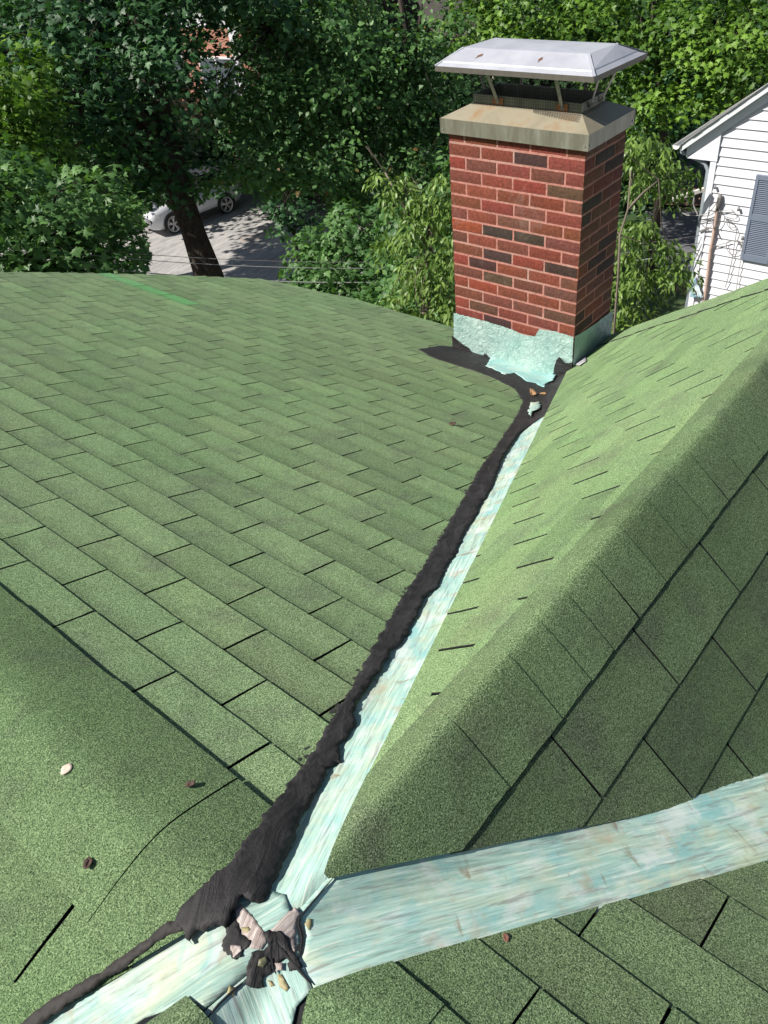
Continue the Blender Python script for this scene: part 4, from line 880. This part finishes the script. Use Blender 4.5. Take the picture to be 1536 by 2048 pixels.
# bright maple above the neighbour's roof
tree('maple_tree', 'sunlit yellow green maple at the upper right above the white house', 'tree', gbase(1330, 300, 27),
     ([A3(1330, 300, 27), A3(1320, 200, 27), A3(1310, 60, 27.3), A3(1300, -60, 27.5)], [.13, .11, .08, .05]), [([A3(1320, 200, 27), A3(1420, 110, 26.5), A3(1500, 40, 26)], [.12, .09, .05])],
     [(1130, 20, 27, 2.4, 1.5), (1040, 40, 27.5, 2.0, 1.3), (960, 50, 27, 1.4, 1.2), (1260, 60, 27, 2.2, 1.6), (1400, 40, 26.5, 2.4, 1.4), (1510, 60, 26, 2.2, 1.3), (1380, 130, 25.8, 1.7, .8), (1480, 140, 25.6, 1.9, .7), (1320, 190, 25.6, 1.4, .7), (1290, 250, 25.4, 1.0, .6), (1400, 190, 25.4, 1.2, .5), (1250, 170, 26, 1.2, .8), (1470, 185, 25.2, .7, .25)],
     'maple', LM['bright'], .16, 300, 46, .60, droop=.22, flat=.13, twigs=40, keep=poly_keep([[(1380, 290), (1480, 195), (1560, 140), (1560, 400), (1380, 400)]]))
# hedge bushes at the foot of the chimney side
tree('dark_shrub', 'dark bushy shrub low behind the hanging leaves left of the chimney', 'shrub', gbase(880, 660, 12.4), None, [], [(880, 560, 12.6, 1.3, 1.1), (820, 640, 12, 1.1, .8), (900, 420, 13.4, 1.2, 1.0)], 'oval', LM['low'], .12, 150, 34, .34, keep=None, twigs=0)
# wood beyond the street: one tree each
far = [(-40, 20, 46, 'far'), (110, 120, 38, 'far'), (250, 60, 40, 'far'), (230, 260, 42, 'dark'), (560, 30, 40, 'far'), (600, 280, 36, 'dark'), (690, 130, 38, 'far'), (770, 260, 34, 'dark'), (900, 230, 33, 'far'), (930, 120, 40, 'mid'), (1080, 160, 37, 'far'), (1100, -30, 44, 'far'), (1220, 90, 38, 'far'), (1340, 40, 40, 'far'), (1470, 60, 42, 'far'), (1300, 260, 34, 'dark'), (60, 330, 39.5, 'dark'), (-60, 180, 44, 'far'), (440, 280, 41.5, 'dark'), (1560, -10, 40, 'far')]
where = ['far left corner of the view', 'left edge behind the big maple', 'top left between the big maple limbs', 'left of the leaning trunk beyond the street', 'left of the linden at the top', 'behind the linden above the street', 'behind the upper linden', 'behind the lower linden', 'left of the chimney crown', 'left of the chimney lid', 'right behind the chimney lid', 'top edge above the chimney lid', 'right of the chimney lid', 'behind the sunlit maple', 'top right above the white house', 'between the chimney crown and the white gable', 'low at the left edge', 'left edge under the top', 'above the silver car', 'top right corner']
for (px, py, R, mk), wh in zip(far, where):
    c = at(px, py, R); hgt = c[2] - G; r_ = R * .085 if py < 250 or px > 500 else R * .06
    tree('background_tree', 'dark green tree of the wood, ' + wh, 'tree', (c[0], c[1], G), ([(c[0], c[1], G), (c[0] + .3, c[1], c[2]), (c[0], c[1] + .3, c[2] + 1)], [.28, .2, .1]), [],
         [(px, py, R, r_, r_ * .8), (px + 40, py - 60, R + 1, r_ * .8, r_ * .6), (px - 50, py + 50, R - 1, r_ * .8, r_ * .6)], 'oval', LM[mk], .26, 170, 30, .85, group='trees of the wood beyond the street', twigs=6,
         keep=poly_keep([CLEAR[0], [(335, 40), (480, 30), (505, 180), (420, 190)], [(775, -50), (985, -50), (985, 70), (905, 100), (860, 60)], [(1290, 290), (1440, 280), (1440, 400), (1300, 400)], [(640, 300), (680, 300), (700, 440), (640, 440)]]))

# ------------------------------------------------------------------ neighbour's white house
nx = float(at(1428, 290, 15)[0]); nh = empty('white_clapboard_house', (nx + 3, 1.0, G), 'white clapboard house with grey shutter behind the roof on the right', 'house')
def nobj(mb, name, mats, par=None, **k):
    p_ = par or nh; o = mesh_obj(name, mb.v, mb.f, mats, None, midx=mb.m, **k); o.parent = p_
    inv = Matrix.Translation(-Vector(nh.location)); o.matrix_parent_inverse = inv; return o
def npx(x, y): return onax(x, y, 0, nx)
WHITE = NT('white_siding'); _n = WHITE.noise(WHITE.coord(), 3, 4, .6); WHITE = WHITE.fin(WHITE.mix(WHITE.step(_n, .55, .8), (.66, .66, .70), (.50, .50, .54)), .55, 0, .4)
TRIM = plain('white_trim', (.74, .75, .80), .5, var=.05, scale=4)
yc = float(npx(1428, 290)[1]); yl = yc + .02
q1 = npx(1383, 278); q2 = npx(1536, 172); m_r = (q2[2] - q1[2]) / (q2[1] - q1[1])      # rake line
def rakez(y): return q1[2] + m_r * (y - q1[1])
e_ = .150; y_far = -9.0; mb = MB(); z = G; k = 0
zs_ = np.arange(float(npx(1428, 290)[2]) - 52 * e_, 3, e_)
for z in zs_:
    yt = yc - .09
    # course is cut by the rake
    if rakez(yt) < z: yt = min(yt, q1[1] + (z - q1[2]) / m_r)
    if rakez(yt) - .05 > z or True:
        top_y = min(yc - .09, q1[1] + (z + e_ - q1[2]) / m_r)
        mb.add([(nx - .030, yt, z), (nx - .030, y_far, z), (nx - .002, y_far, z + e_), (nx - .002, top_y, z + e_), (nx, yt, z), (nx, y_far, z)], [(0, 1, 2, 3), (4, 5, 1, 0)])
    if yt < y_far + 3: break
nobj(mb, 'siding', WHITE)
mb = MB(); mb.box((nx + .001, y_far, G), (nx + 9, yc - .02, rakez(yc) - .12)); nobj(mb, 'wall', WHITE)
mb = MB(); mb.box((nx - .040, yc - .10, G), (nx + .08, yc, rakez(yc) - .10)); nobj(mb, 'corner_board', TRIM)
ridge_y = -4.0
mb = MB()
def rk(y, dz): return (y, rakez(y) + dz)
ye = q1[1] + .04
# rake board, soffit return and moulding
def prism(mb, prof, x0, x1, m=0):
    n = len(prof); mb.add([(x0, y, z) for y, z in prof] + [(x1, y, z) for y, z in prof], [tuple(range(n)), tuple(range(2 * n - 1, n - 1, -1))] + [(i, i + n, (i + 1) % n + n, (i + 1) % n) for i in range(n)], m)
prism(mb, [rk(ye, -.02), rk(ridge_y, -.02), rk(ridge_y, -.26), rk(ye - .02, -.26)], nx - .06, nx - .001); nobj(mb, 'rake_board', TRIM)
mb = MB(); prism(mb, [rk(ye + .02, .03), rk(ridge_y, .03), rk(ridge_y, -.09), rk(ye + .04, -.09)], nx - .17, nx - .062); nobj(mb, 'rake_moulding', plain('grey_white_trim', (.66, .69, .71), .5))
mb = MB(); prism(mb, [(ye - .03, rakez(ye) - .26), (yc - .11, rakez(ye) - .26), (yc - .11, rakez(yc - .11) - .2)], nx - .055, nx + .0); nobj(mb, 'cornice_return', TRIM)
RG = NT('grey_roof_shingle'); _n = RG.noise(RG.coord(), 14, 4, .6); RG = RG.fin(RG.ramp(_n, [(.3, (.20, .20, .19)), (.7, (.42, .41, .39))]), .9)
mb = MB()
for k in range(30):
    a = ye + .13 - k * .125; b = a - .135
    if b < ridge_y: break
    prism(mb, [rk(a, .035 + .012), rk(b, .035 + .004), rk(b, .03), rk(a, .03)], nx - .20 + .012 * MN.noise((k * .7, 0, 0)), nx + 9)
nobj(mb, 'roof', RG)
mb = MB(); prism(mb, [(ridge_y + .1, rakez(ridge_y) + .02), (ridge_y, rakez(ridge_y)), (2 * ridge_y - ye, rakez(ye))], nx - .18, nx + 9); nobj(mb, 'roof', RG)
# half round gutter
gy = ye + .13; gz = rakez(ye) - .035; mb = MB(); prof = [(gy + .062 * math.cos(a), gz + .065 * math.sin(a)) for a in np.linspace(math.pi, 2 * math.pi, 13)]
prof2 = [(gy + .057 * math.cos(a), gz + .060 * math.sin(a)) for a in np.linspace(2 * math.pi, math.pi, 13)]
prism(mb, prof + prof2, nx - .20, nx + 9); mb.add([(nx - .2005, y, z) for y, z in prof], [tuple(range(13))]); nobj(mb, 'gutter', plain('gutter_white', (.78, .78, .76), .4))
mb = MB(); mb.tube([(nx + .04, gy, gz - .05), (nx + .04, gy - .01, gz - .16), (nx + .04, yc + .12, gz - .30), (nx + .05, yc + .05, gz - .42), (nx + .05, yc + .05, G)], .036, 10); nobj(mb, 'downspout', plain('downspout_grey', (.30, .34, .37), .5), smooth=True)
# louvred shutter
c_tl = npx(1514, 347); c_bl = npx(1486, 516); zt, zb, yL = float(c_tl[2]), float(c_bl[2]), float(npx(1500, 430)[1]); sw = .47
SHU = plain('slate_shutter_paint', (.16, .19, .25), .45, var=.1, scale=5); mb = MB(); xs = nx - .075
fr = .05; mid = (zt + zb) / 2 + .03
mb.box((xs, yL - fr, zb), (nx - .018, yL, zt)); mb.box((xs, yL - sw, zb), (nx - .018, yL - sw + fr, zt))
for a, b in ((zb, zb + .10), (mid - .05, mid + .05), (zt - .07, zt)): mb.box((xs + .002, yL - sw + fr, a), (nx - .02, yL - fr, b))
shut = nobj(mb, 'shutter', SHU); mb = MB()
for a, b in ((zb + .10, mid - .05), (mid + .05, zt - .07)):
    n = int((b - a) / .030)
    for i in range(n): z = a + (b - a) * (i + .2) / n; mb.add([(xs + .006, yL - fr, z), (xs + .006, yL - sw + fr, z), (nx - .024, yL - sw + fr, z + .026), (nx - .024, yL - fr, z + .026), (xs + .006, yL - fr, z - .005), (xs + .006, yL - sw + fr, z - .005)], [(0, 1, 2, 3), (4, 5, 1, 0)])
o = mesh_obj('louvres', mb.v, mb.f, SHU, None); o.parent = shut
mb = MB(); mb.box((nx - .05, yL - sw - .08, zb - .03), (nx - .018, yL - sw - .005, zt + .04)); mb.box((nx - .03, yL - sw - .9, zb), (nx - .0165, yL - sw - .08, zt)); nobj(mb, 'window_frame', TRIM)
# service mast and cables
WIRE = plain('cable', (.17, .16, .15), .6); WIREL = plain('pale_cable', (.32, .32, .31), .5); xw = nx - .07
def W3(x, y, dx=0.0): q = onax(x, y, 0, nx - .07 - dx); return tuple(q)
mb = MB(); mb.tube([W3(1438, 395), W3(1434, 420), W3(1427, 470), W3(1421, 500), W3(1416, 545), W3(1411, 585), (nx - .07, float(W3(1408, 600)[1]), -8.0)], .028, 8)
nobj(mb, 'service_mast', plain('rusty_conduit', (.50, .36, .30), .6, var=.35, scale=14), smooth=True)
mb = MB(); mb.tube([W3(1441, 388), W3(1440, 396), W3(1437, 412), W3(1435, 420)], [.02, .045, .04, .03], 8); nobj(mb, 'mast_head', plain('weather_head', (.16, .15, .14), .6), smooth=True)
def loopw(pts, r=.006, mat=WIRE, dx=0.0, name='cable'):
    P_ = [W3(x, y, dx) for x, y in pts]; Q = []
    for i in range(len(P_) - 1):
        p0 = Vector(P_[max(0, i - 1)]); p1 = Vector(P_[i]); p2 = Vector(P_[i + 1]); p3 = Vector(P_[min(len(P_) - 1, i + 2)])
        for j in range(5): t = j / 5; Q.append(.5 * ((2 * p1) + (p2 - p0) * t + (2 * p0 - 5 * p1 + 4 * p2 - p3) * t * t + (3 * p1 - p0 - 3 * p2 + p3) * t ** 3))
    Q.append(Vector(P_[-1])); mb = MB(); mb.tube([tuple(q) for q in Q], r, 6); return nobj(mb, name, mat, smooth=True)
loopw([(1437, 395), (1430, 410), (1418, 424), (1403, 430), (1390, 431), (1372, 430), (1360, 420), (1353, 405), (1346, 400)], .007, WIREL, .05)
loopw([(1437, 400), (1434, 415), (1425, 428), (1410, 432), (1385, 431), (1366, 426)], .007, WIRE, .04)
loopw([(1436, 415), (1442, 428), (1440, 444), (1434, 454)], .006, WIRE, .02)
loopw([(1434, 424), (1455, 420), (1464, 420)], .006, WIREL); loopw([(1464, 420), (1474, 432), (1470, 438), (1458, 436), (1449, 433), (1452, 438), (1466, 446), (1473, 460), (1472, 470), (1468, 495), (1464, 520), (1455, 560), (1450, 575)], .006, WIRE)
loopw([(1452, 436), (1456, 452), (1463, 456), (1470, 454)], .005, WIRE)
loopw([(1398, 445), (1410, 442), (1432, 437)], .006); loopw([(1402, 446), (1410, 455), (1420, 455), (1428, 445)], .005)
loopw([(1398, 463), (1408, 459), (1418, 458)], .012, WIRE); loopw([(1425, 493), (1445, 488), (1462, 483)], .006)
loopw([(1462, 483), (1455, 484), (1453, 494), (1460, 507), (1472, 508), (1481, 497), (1480, 484), (1472, 480)], .005); loopw([(1470, 482), (1480, 487), (1486, 503)], .009)
loopw([(1484, 478), (1485, 500), (1478, 540), (1472, 585)], .006, WIREL); loopw([(1387, 347 + 33), (1388, 395), (1387, 410), (1396, 430)], .012, WIREL, .4)
mb = MB(); mb.bar(W3(1345, 399, .4), W3(1410, 378, .1), .06, .06); nobj(mb, 'service_arm', plain('pale_pipe', (.62, .58, .52), .6))
for (x, y) in ((1430, 374), (1477, 418), (1485, 476)): mb = MB(); mb.cyl(W3(x, y), (1, .3, .4), .022, .06, 8); nobj(mb, 'insulator', plain('insulator', (.22, .22, .22), .5))
V_, F_ = [], []; n = 9
for i in range(n):
    for j in range(n):
        x = 1376 + 26 * i / 8 * (.25 + .75 * j / 8) + 4; y = 548 + 46 * j / 8; q = W3(x, y, .05); V_.append((q[0] + .07 * MN.noise((i * .9, j * .9, 1)), q[1] + .03 * MN.noise((i, j, 5)), q[2]))
for i in range(n - 1):
    for j in range(n - 1): F_.append([i * n + j, (i + 1) * n + j, (i + 1) * n + j + 1, i * n + j + 1])
pm = NT('blue_white_plastic'); _n = pm.noise(pm.coord(), 9, 4, .7, 1.5); pm = pm.fin(pm.ramp(_n, [(.42, (.16, .30, .36)), (.55, (.60, .68, .70))]), .3)
o = mesh_obj('plastic_wrap', V_, F_, pm, None, smooth=True); tag(o, 'crumpled pale blue plastic caught at the corner of the white house', 'plastic')

# ------------------------------------------------------------------ overhead lines
def line(p, q, sagm, r, label, mat=WIRE):
    p = Vector(p); q = Vector(q); P_ = []
    for i in range(41): t = i / 40; v = p.lerp(q, t); v.z -= sagm * 4 * t * (1 - t); P_.append(tuple(v))
    mb = MB(); mb.tube(P_, r, 6); return tag(mb.obj('power_line', mat, None, smooth=True), label, 'wire', 'overhead lines crossing to the white house')
for (yl_, yr_, r, lb, m_) in ((493, 471, .005, 'thin wire crossing the street view, highest of the three', WIRE), (503, 486, .006, 'wire crossing the street view, middle of the three', WIREL), (512, 500, .010, 'thick pale twisted wire crossing the street view, lowest of the three', WIREL)):
    a = at(-330, yl_ - 62, 15.5); b = np.array(W3(1400, yr_)); line(a, b, .62 if yl_ < 505 else .78, r, lb, m_)

# ------------------------------------------------------------------ silver car
def build_car():
    fw = np.array(gp(350, 470)); rw = np.array(gp(460, 428)); d = rw - fw; L = np.linalg.norm(d); d = d / L
    n_ = np.array([-d[1], d[0]]); ctr = (fw + rw) / 2 + n_ * .93 if n_[1] > 0 else (fw + rw) / 2 - n_ * .93
    wb = 2.68; rz = math.atan2(d[1], d[0]); e = empty('parked_car', (ctr[0], ctr[1], G + .06), 'silver suv parked at the kerb beyond the leaning trunk', 'car', None, rz)
    e.scale = (1.0, 1.0, 1.09)
    paint = NT('silver_paint').fin((.66, .67, .70), .3, .25, .6); glass = plain('car_glass', (.012, .014, .017), .06); black = plain('black_trim', (.018, .018, .02), .6); chrome = plain('rim_alloy', (.55, .55, .57), .3, .7)
    # stations along the car, front at -X
    st = [(-2.30, .45, .74, .80), (-2.22, .34, .86, .86), (-1.95, .26, .98, .92), (-1.45, .24, 1.05, .95), (-.95, .24, 1.10, .95), (-.4, .24, 1.10, .95), (.4, .24, 1.12, .95), (1.2, .24, 1.15, .95), (1.75, .26, 1.18, .94), (2.15, .32, 1.16, .90), (2.28, .42, 1.05, .84)]
    V_ = []; F_ = []; nr = 12
    for (x, zb_, zt_, hw) in st:
        prof = [(hw * .86, zb_), (hw * .97, zb_ + .10), (hw, zb_ + .32), (hw * .985, zt_ - .22), (hw * .93, zt_ - .05), (hw * .70, zt_)]
        ring = prof + [(-y, z) for y, z in prof[::-1]]
        V_ += [(x, y, z) for y, z in ring]
    for i in range(len(st) - 1):
        for j in range(nr): F_.append([i * nr + j, (i + 1) * nr + j, (i + 1) * nr + (j + 1) % nr, i * nr + (j + 1) % nr])
    F_.append(list(range(nr))[::-1]); F_.append([(len(st) - 1) * nr + j for j in range(nr)])
    local_obj('body', V_, F_, paint, e, smooth=True)
    gh = [(-1.02, 1.08, 1.10, .80), (-.35, 1.10, 1.60, .66), (.3, 1.11, 1.68, .66), (1.3, 1.14, 1.66, .65), (1.75, 1.17, 1.52, .63), (2.12, 1.17, 1.19, .70)]
    V_ = []; F_ = []
    for (x, zb_, zt_, hw) in gh: V_ += [(x, .86, zb_), (x, hw, zt_ - .02), (x, hw - .12, zt_), (x, -hw + .12, zt_), (x, -hw, zt_ - .02), (x, -.86, zb_)]
    MIx = []
    for i in range(len(gh) - 1):
        for j in range(5):
            F_.append([i * 6 + j, (i + 1) * 6 + j, (i + 1) * 6 + j + 1, i * 6 + j + 1]); MIx.append(0 if j in (0, 4) or (j == 2 and i in (0, 4)) or i == 0 else 1)
    local_obj('greenhouse', V_, F_, [glass, paint], e, midx=MIx)
    for sy in (-1, 1):
        for x0, z0, x1, z1 in ((-.95, 1.12, -.34, 1.58), (.25, 1.11, .25, 1.62), (1.25, 1.14, 1.30, 1.62), (1.70, 1.17, 2.08, 1.2)): mb = MB(); mb.bar((x0, sy * .862, z0), (x1, sy * .675, z1), .06, .02); mb.lobj('window_pillar', paint, e)
        mb = MB(); mb.bar((-.3, sy * .58, 1.70), (1.6, sy * .56, 1.72), .035, .03); mb.lobj('roof_rail', chrome, e)
        mb = MB(); mb.bar((-.95, sy * .952, .33), (.95, sy * .952, .33), .02, .13); mb.lobj('sill_trim', black, e)
        mb = MB(); mb.bar((.95, sy * .955, .86), (1.13, sy * .955, .87), .02, .035); mb.lobj('door_handle', chrome, e)
        mb = MB(); mb.bar((-.05, sy * .955, .85), (.13, sy * .955, .86), .02, .035); mb.lobj('door_handle', chrome, e)
        mb = MB(); mb.add([(-2.24, sy * .72, .80), (-1.92, sy * .935, .88), (-1.90, sy * .94, .76), (-2.27, sy * .74, .68)], [(0, 1, 2, 3)]); mb.add([(-2.26, sy * .60, .80), (-2.24, sy * .72, .80), (-2.27, sy * .74, .68), (-2.30, sy * .60, .68)], [(0, 1, 2, 3)]); mb.lobj('headlight', plain('lamp_glass', (.6, .6, .58), .15), e)
        mb = MB(); mb.bar((1.95, sy * .935, 1.02), (2.27, sy * .80, 1.02), .03, .13); mb.lobj('tail_light', plain('red_lamp', (.45, .02, .015), .3), e)
        mb = MB(); mb.box((-.98, sy * .95 - .01, 1.02), (-.80, sy * 1.12, 1.16)) if sy > 0 else mb.box((-.98, -1.12, 1.02), (-.80, -.94, 1.16)); mb.lobj('mirror', paint, e)
        for wx in (-wb / 2, wb / 2):
            mb = MB(); ar = [(wx + .46 * math.cos(a), sy * .957, .36 + .46 * math.sin(a)) for a in np.linspace(-.25, math.pi + .25, 19)]
            ar2 = [(wx + .05 * math.cos(a), sy * .957, .36 + .05 * math.sin(a)) for a in np.linspace(-.25, math.pi + .25, 19)]
            mb.add(ar + ar2, [(i, i + 1, 19 + i + 1, 19 + i) for i in range(18)]); mb.lobj('wheel_arch', black, e)
            w_ = bpy.data.objects.new('wheel', None)
            mb = MB(); c = Vector((wx, sy * .90, .36)); m_ = 28; V_ = []
            for (rr, yy) in ((.30, .07), (.345, .075), (.36, .05), (.36, -.09), (.30, -.09)): V_ += [(wx + rr * math.cos(2 * math.pi * i / m_), sy * (.90 + yy), .36 + rr * math.sin(2 * math.pi * i / m_)) for i in range(m_)]
            mb.add(V_, [(k * m_ + i, k * m_ + (i + 1) % m_, (k + 1) * m_ + (i + 1) % m_, (k + 1) * m_ + i) for k in range(4) for i in range(m_)]); mb.cyl((wx, sy * .93, .36), (0, 1, 0), .27, .02, 24, 0)
            wo = mb.lobj('wheel', black, e, smooth=False); mb = MB()
            for i in range(5):
                a = 2 * math.pi * i / 5 + .3
                for da in (-.16, .16): mb.bar((wx + .05 * math.cos(a), sy * .975, .36 + .05 * math.sin(a)), (wx + .27 * math.cos(a + da), sy * .972, .36 + .27 * math.sin(a + da)), .042, .02, up=(0, 1, 0))
            V_ = []
            for (rr, yy) in ((.26, .965), (.30, .978), (.305, .96)): V_ += [(wx + rr * math.cos(2 * math.pi * i / m_), sy * yy, .36 + rr * math.sin(2 * math.pi * i / m_)) for i in range(m_)]
            mb.add(V_, [(k * m_ + i, k * m_ + (i + 1) % m_, (k + 1) * m_ + (i + 1) % m_, (k + 1) * m_ + i) for k in range(2) for i in range(m_)]); mb.cyl((wx, sy * .975, .36), (0, 1, 0), .06, .02, 12)
            r_ = mesh_obj('rim', mb.v, mb.f, chrome, None); r_.parent = wo
    return e
build_car()

# ------------------------------------------------------------------ houses beyond the street
def far_house(name, label, c, sx, sy, z1, roof_h, wallm_, roofm, rz, over=.5):
    e = empty(name, (c[0], c[1], G), label, 'house', None, rz)
    mb = MB(); mb.box((-sx, -sy, -.3), (sx, sy, z1 - G)); mb.lobj('wall', wallm_, e)
    mb = MB(); h = z1 - G; a = sx + over; b = sy + over
    mb.add([(-a, -b, h), (a, -b, h), (a, 0, h + roof_h), (-a, 0, h + roof_h), (a, b, h), (-a, b, h), (-a, -b, h - .2), (a, -b, h - .2), (a, b, h - .2), (-a, b, h - .2)], [(0, 1, 2, 3), (3, 2, 4, 5), (0, 3, 5), (1, 4, 2), (0, 6, 7, 1), (1, 7, 8, 4), (4, 8, 9, 5), (5, 9, 6, 0), (6, 9, 8, 7)]); mb.lobj('roof', roofm, e)
    return e
def window(e, x, y0, y1, z0, z1, out):
    mb = MB(); f = .09
    mb.box((x, y0 - f, z0 - f), (x + out, y1 + f, z0)); mb.box((x, y0 - f, z1), (x + out, y1 + f, z1 + f)); mb.box((x, y0 - f, z0), (x + out, y0, z1)); mb.box((x, y1, z0), (x + out, y1 + f, z1)); mb.box((x, (y0 + y1) / 2 - .03, z0), (x + out * .8, (y0 + y1) / 2 + .03, z1))
    w_ = mb.lobj('window', TRIM, e); mb = MB(); mb.box((x + out * .2, y0, z0), (x + out * .3, y1, z1)); p_ = mesh_obj('pane', mb.v, mb.f, plain('far_glass', (.10, .12, .14), .1), None); p_.parent = w_
fb = NT('salmon_brick'); _bt = fb.n('ShaderNodeTexBrick'); _bt.inputs['Scale'].default_value = 4.5; _bt.inputs['Color1'].default_value = (.48, .20, .13, 1); _bt.inputs['Color2'].default_value = (.38, .15, .10, 1); _bt.inputs['Mortar'].default_value = (.5, .36, .30, 1)
_cm = fb.n('ShaderNodeCombineXYZ'); _sx = fb.n('ShaderNodeSeparateXYZ'); fb.t.links.new(fb.coord(), _sx.inputs[0]); fb.t.links.new(fb.math('ADD', _sx.outputs[0], _sx.outputs[1]), _cm.inputs[0]); fb.t.links.new(_sx.outputs[2], _cm.inputs[1]); fb.t.links.new(_cm.outputs[0], _bt.inputs[0]); SALM = fb.fin(_bt.outputs[0], .9)
DROOF = plain('dark_brown_roof', (.075, .065, .062), .9, var=.3, scale=2)
c = at(425, 110, 44); h1 = far_house('brick_house', 'salmon brick house with white window glimpsed through leaves at the upper left', (c[0] + 4.0, c[1] + 2), 4, 5.5, float(c[2]) + 2.5, 2.5, SALM, DROOF, math.radians(8))
zc = float(c[2]) - G; window(h1, -4.12, -2.4, -.4, zc - 2.6, zc - .2, .12); window(h1, -4.12, .8, 2.4, zc - 1.4, zc + .6, .12)
mb = MB(); mb.box((-4.05, -3.0, zc - 3.4), (-4.001, -2.5, zc + 2)); mb.box((-4.03, -5.5, zc + 1.1), (-4.001, 5.5, zc + 2.3)); mb.lobj('white_panel', TRIM, h1)
c = at(880, 60, 48); h2 = far_house('brick_house', 'brick and cream house with wide dark roof at the top centre', (c[0] + 4.5, c[1] + 0), 4.5, 6.5, float(c[2]) + .2, 2.6, plain('cream_boards', (.62, .58, .45), .7, var=.1), DROOF, math.radians(-12), .8)
zc = float(c[2]) - G; mb = MB(); mb.box((-4.9, -1.6, -.2), (-4.45, -.9, zc + .1)); mb.lobj('brick_pier', SALM, h2); window(h2, -4.62, .5, 2.4, zc - 2.2, zc - .6, .12)
